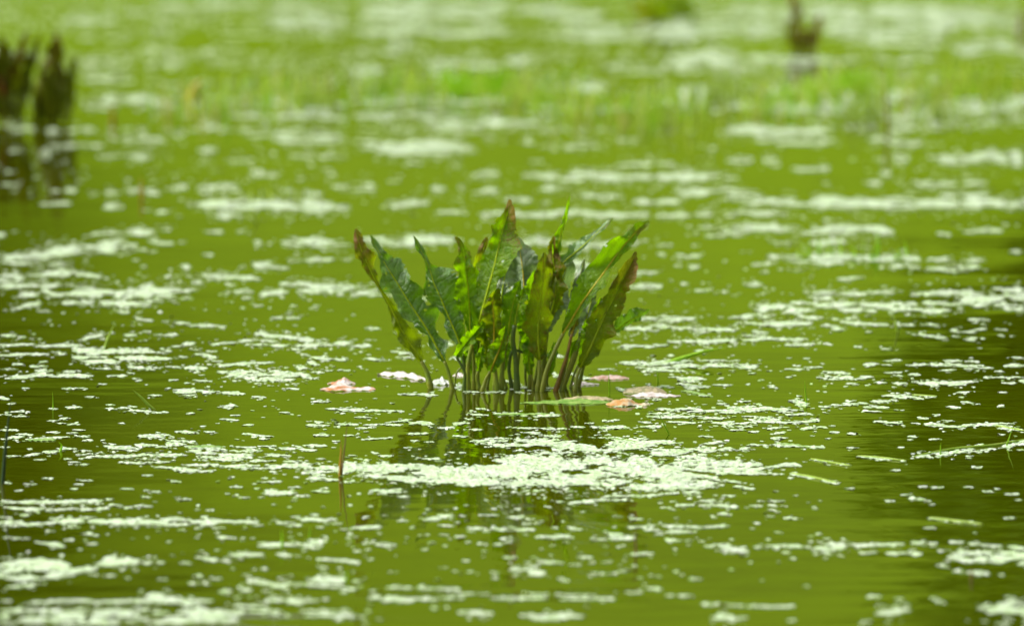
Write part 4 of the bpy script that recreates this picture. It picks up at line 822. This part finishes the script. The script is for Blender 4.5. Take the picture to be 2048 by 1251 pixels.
rafts(1350, 0, 2.934, '''100 2048 40 60 60 .6;0 2048 90 100 80 .75;0 640 180 170 90 .92;860 1600 180 190 140 .8;1000 1600 60 60 80 .7;1500 2048 130 140 100 .7;1600 2048 270 290 90 .92;1000 1600 240 270 60 .7;0 400 350 360 90 .8;130 400 330 340 120 .7;400 900 350 360 80 .8;850 1600 360 350 60 .5;0 500 420 430 80 .4;480 800 530 530 70 .8;0 480 540 560 100 .65;500 1100 560 560 120 .6;1110 1500 530 550 110 .75;1260 1440 545 545 70 .9;1300 1620 440 480 100 .5;0 230 600 600 120 .7;200 800 640 630 80 .65;600 800 620 620 70 .85;800 1100 640 650 120 .4;1200 1340 680 690 90 .6;1580 2048 630 620 90 .85;1850 2048 610 600 90 .8;1340 1600 650 650 80 .4;230 900 770 780 80 .85;280 900 760 775 60 .9;450 1000 830 835 60 .75;1100 1500 830 830 80 .55;1240 1440 745 745 70 .6;1500 1650 740 740 70 .4;1760 1900 740 740 70 .4
1480 2048 930 930 80 .75;1560 1980 935 940 60 .85;1950 2048 910 920 110 .9;1800 1900 890 890 60 .5;1180 1240 940 940 60 .6;1270 1380 935 935 70 .85;280 470 940 945 60 .75;500 620 930 980 90 .5;680 920 985 985 60 .75;190 250 880 880 70 .5;0 380 1040 1040 70 .9;1200 1280 1020 1020 60 .8;1110 1220 1080 1080 60 .7;1320 1840 1080 1080 60 .75;1680 1740 1040 1040 50 .5;860 920 1080 1080 60 .4;0 520 1120 1150 80 .75;500 2048 1180 1190 70 .85;1540 1860 1150 1150 60 .85;260 500 1170 1200 60 .6;1400 1440 1120 1120 40 .4''')
rafts(0, 0, 1.0, '''870 950 425 425 14 .85;950 1300 428 430 18 .9;1100 1290 425 430 16 .9;700 905 483 485 22 .9;790 930 475 478 18 .85;1040 1110 485 485 25 .8;1120 1250 490 490 18 .9;1240 1300 490 480 14 .6;1130 1180 530 530 30 .85;1000 1130 480 480 14 .6;620 760 575 580 20 .9;680 860 590 592 12 .5;830 860 600 600 20 .6;1250 1310 545 545 12 .8;1230 1310 575 570 16 .8;1265 1310 640 637 12 .9;1230 1300 650 660 20 .7
730 760 656 658 8 .95;785 832 703 708 9 .8;735 770 715 722 12 .85;790 830 712 716 6 .7;680 740 685 690 14 .85;870 905 680 690 10 .6;905 925 715 718 8 .8;1100 1130 705 718 10 .6;1110 1150 712 720 8 .5;1225 1260 680 690 20 .5;1230 1300 727 726 10 .9;1270 1310 735 738 12 .7;1200 1220 738 738 6 .8;1225 1310 690 694 12 .6;1140 1175 745 760 8 .7;1160 1180 755 757 7 .9;1105 1120 745 760 14 .6
900 1120 770 777 8 .35;905 930 770 780 8 .7;880 925 765 770 8 .6;1010 1050 762 768 8 .7;1040 1060 768 782 8 .7;1090 1100 778 780 5 .8;930 1045 783 785 5 .8;820 870 787 790 4 .9;800 830 789 789 4 1;845 870 790 790 4 1;655 740 817 823 4 1;780 800 660 668 5 .5;1235 1262 776 786 10 .6;1290 1345 768 776 8 .6;1345 1410 755 760 14 .7;1375 1420 768 776 10 .7;1260 1320 795 800 6 .5
1230 1400 812 820 8 .5;600 920 1172 1178 8 .85;760 1290 1197 1196 9 .9;560 760 1164 1182 10 .8;1370 1560 1206 1214 8 .8;900 1200 1186 1190 7 .7;0 640 1204 1200 14 .9;300 700 1226 1222 12 .85;-60 20 560 560 30 .8;-80 10 700 700 20 .7;-80 10 1000 1000 20 .8;-100 10 1150 1150 40 .9;2040 2130 600 605 40 .8;2040 2130 760 765 14 .8;2040 2120 880 880 12 .8;2040 2140 1110 1115 26 .9;2040 2140 400 405 30 .8;2040 2140 1220 1220 40 .8;-90 10 480 470 30 .7;-90 10 110 110 60 .5;2040 2140 110 100 30 .9;2040 2140 200 200 40 .8''')  # nearest streaks added in place of sky glints on the ripples

def lattice(seed):
    return np.random.default_rng(seed).random((256, 256))
LATS = [lattice(s) for s in (1, 2, 3)]
def vnoise(x, y, L_):
    xi, yi = np.floor(x).astype(int), np.floor(y).astype(int)
    fx, fy = x - xi, y - yi
    fx, fy = fx*fx*(3-2*fx), fy*fy*(3-2*fy)
    g = lambda a, b_: L_[(xi + a) % 256, (yi + b_) % 256]
    return (g(0,0)*(1-fx) + g(1,0)*fx)*(1-fy) + (g(0,1)*(1-fx) + g(1,1)*fx)*fy

def gnd_np(px, py):
    a, b = (px - PX0) / F, -(py - PY0) / F
    dy, dz = CP + b*SP, -SP + b*CP
    t = HC / -dz
    return a*t, dy*t

fx_, fy_, fr_ = [], [], []
APX = 47.0 * F / 1000.0 / (cam_d.dof.focus_distance)      # blur at infinity in photograph pixels
for i, (x0, x1, y0, y1, th, d) in enumerate(RAFTS):
    yc = (y0 + y1) / 2
    q = (yc - HORIZON) / (YF - HORIZON)                      # focus distance / distance
    blur = abs(1 - q) * APX
    far = min(max((1 / q - 1.35) / 0.7, 0), 1)
    the = max(th - (0.62 - 0.34 * far) * blur, th * 0.35, 2.0)
    d = d * (1 - 0.25 * far) * (1 - 0.12 * min(max((1 / q - 1.1) / 0.3, 0), 1))
    sh = min(0.30 * blur, 0.22 * abs(x1 - x0))
    x0, x1 = x0 + sh, x1 - sh
    D = HC * F / (yc - HORIZON)
    mm = D / F                                               # metres per pixel across
    dd = D / (yc - HORIZON)                                  # metres per pixel in depth
    area = abs(x1 - x0) * mm * the * dd
    rad = 0.0034 * (1 + 1.1 * max(0.0, 1 / q - 1.12))
    single = math.pi * rad * rad * 0.8
    n = max(int(-math.log(1 - min(d, .985) * 0.985) * area / single * 0.62), 3)
    n = min(n, 9000)
    m = int(n * 1.9)
    s = RNG.random(m)
    v = RNG.uniform(-1, 1, m)
    env = (np.clip(np.minimum(s, 1 - s) * 5.0, 0, 1)) ** 0.6
    ph = RNG.uniform(0, 6.28, 4)
    rag = 0.78 + 0.22 * np.sin(s * abs(x1 - x0) / 11 + ph[0]) + 0.2 * np.sin(s * abs(x1 - x0) / 5.3 + ph[1])
    px = x0 + (x1 - x0) * s
    py = y0 + (y1 - y0) * s + v * the * 0.5 * np.clip(env * rag, 0.12, 1.15)
    halo = RNG.random(m) < 0.10
    py = py + np.where(halo, RNG.normal(0, 0.5 * the + 1.5, m), 0)
    px = px + np.where(halo, RNG.normal(0, 9, m), 0)
    py = py + 0.16 * the * np.sin(s * abs(x1 - x0) / 23 + ph[2])
    gx, gy = gnd_np(px, py)
    k_ = 17.0 / (1 + 0.8 * max(0.0, 1 / q - 1.3))
    nz = 0.55 * vnoise(gx * k_ + 50, gy * k_ * .8 + 90, LATS[0]) + 0.45 * vnoise(gx * k_ * 2.7, gy * k_ * 2.0, LATS[1])
    thr = np.quantile(nz, 0.74 * (1 - d) + (0.22 if d < .955 else 0.11))
    keep = nz > thr
    gx, gy = gx[keep][:n], gy[keep][:n]
    fx_.append(gx); fy_.append(gy); fr_.append(np.full(len(gx), rad))
# stray specks between the rafts
ns = 3000
py = RHO = HORIZON + (250 - HORIZON) * np.exp(RNG.random(ns) * math.log((1260 - HORIZON) / (250 - HORIZON)))
px = RNG.uniform(-60, 2110, ns)
gx, gy = gnd_np(px, py)
near = vnoise(gx * 2.2, gy * 0.9, LATS[2])
kp = near > 0.52
gx, gy, py = gx[kp], gy[kp], py[kp]
fx_.append(gx); fy_.append(gy); fr_.append(0.0038 * (1 + 1.2 * np.clip((YF - HORIZON) / (py - HORIZON) - 1.12, 0, 9)))
# the farthest water carries a thin film of it nearly everywhere
ns = 11000
py = HORIZON + (-30 - HORIZON) * np.exp(RNG.random(ns) * math.log((265 - HORIZON) / (-30 - HORIZON)))
px = RNG.uniform(-60, 2110, ns)
gx, gy = gnd_np(px, py)
film = 0.6 * vnoise(gx * 0.5, gy * 1.1, LATS[2]) + 0.4 * vnoise(gx * 1.6, gy * 3.2, LATS[0])
kp = film > 0.36 + 0.25 * np.clip((py - 60) / 200, 0, 1)
fx_.append(gx[kp]); fy_.append(gy[kp]); fr_.append(np.full(int(kp.sum()), 0.0085))
CX, CY, CR = np.concatenate(fx_), np.concatenate(fy_), np.concatenate(fr_)
# each colony: one to three overlapping fronds
reps = RNG.choice([1, 2, 3], len(CX), p=[.45, .35, .20])
CX, CY, CR = np.repeat(CX, reps), np.repeat(CY, reps), np.repeat(CR, reps)
jit = np.concatenate([np.arange(r) for r in reps]) > 0
ang = RNG.uniform(0, 6.283, len(CX))
CX = CX + np.where(jit, np.cos(ang) * CR * 1.15, 0)
CY = CY + np.where(jit, np.sin(ang) * CR * 1.15, 0)
# thin out what exceeds the budget
keepn = min(len(CX), 400000)
sel = RNG.permutation(len(CX))[:keepn]
CX, CY, CR = CX[sel], CY[sel], CR[sel]
nf = len(CX)
print('fronds', nf)
SID = 6
r = CR * RNG.lognormal(0, 0.22, nf)
asp = RNG.uniform(0.68, 1.0, nf)
rot = RNG.uniform(0, 6.283, nf)
tx, ty = RNG.normal(0, 0.10, nf), RNG.normal(0, 0.10, nf)
lift = RNG.uniform(0.0005, 0.0011, nf) * np.minimum(r / 0.0041, 1.3)
a = 2*np.pi*np.arange(SID)/SID
ex, ey = np.cos(a)[None, :] * r[:, None], np.sin(a)[None, :] * (r * asp)[:, None]
rx = ex*np.cos(rot)[:, None] - ey*np.sin(rot)[:, None]
ry = ex*np.sin(rot)[:, None] + ey*np.cos(rot)[:, None]
rz = rx*tx[:, None] + ry*ty[:, None]
wz = water_z(CX, CY)
V = np.empty((nf, SID + 1, 3), dtype=np.float32)
V[:, 0, 0], V[:, 0, 1] = CX, CY
V[:, 0, 2] = wz + lift + 0.13 * r
V[:, 1:, 0], V[:, 1:, 1] = CX[:, None] + rx, CY[:, None] + ry
V[:, 1:, 2] = wz[:, None] + np.maximum(lift[:, None] + rz, 0.00015)
base = (np.arange(nf) * (SID + 1))[:, None, None]
tri = np.array([[0, 1 + k, 1 + (k + 1) % SID] for k in range(SID)])[None]
T = (base + tri).reshape(-1, 3).astype(np.int32)
me = bpy.data.meshes.new('duckweed')
me.vertices.add(nf * (SID + 1)); me.vertices.foreach_set('co', V.ravel())
me.loops.add(len(T) * 3); me.loops.foreach_set('vertex_index', T.ravel())
me.polygons.add(len(T)); me.polygons.foreach_set('loop_start', np.arange(0, len(T)*3, 3, dtype=np.int32))
me.update(calc_edges=True)
k = N('glare_duckweed_frond')
rnd = k.n('ShaderNodeNewGeometry').outputs['Random Per Island']
cw = k.ramp(rnd, [(0.0, (0.10, 0.19, 0.016)), (0.20, (0.29, 0.40, 0.18)), (0.5, (0.43, 0.51, 0.37)), (1.0, (0.54, 0.59, 0.50))])  # sky glare on the fronds is put into these pale tones
tc = k.n('ShaderNodeTexCoord')
pt = k.noise(16, 3, tc.outputs['Object'], 0.6)
cw = k.mix(k.math('MULTIPLY_ADD', pt, 3.0, -1.25, clamp=True), cw, k.mix(0.55, cw, (0.36, 0.56, 0.18)))
k.l(cw, k.p.inputs['Base Color'])
k.p.inputs['Roughness'].default_value = 0.42
k.p.inputs['Specular IOR Level'].default_value = 0.5
me.materials.append(k.m)
dw = bpy.data.objects.new('duckweed', me)
COL.objects.link(dw)
tag(dw, 'duckweed paled by painted sky glare, in rafts, specks and added glint streaks', 'duckweed', kind='stuff')
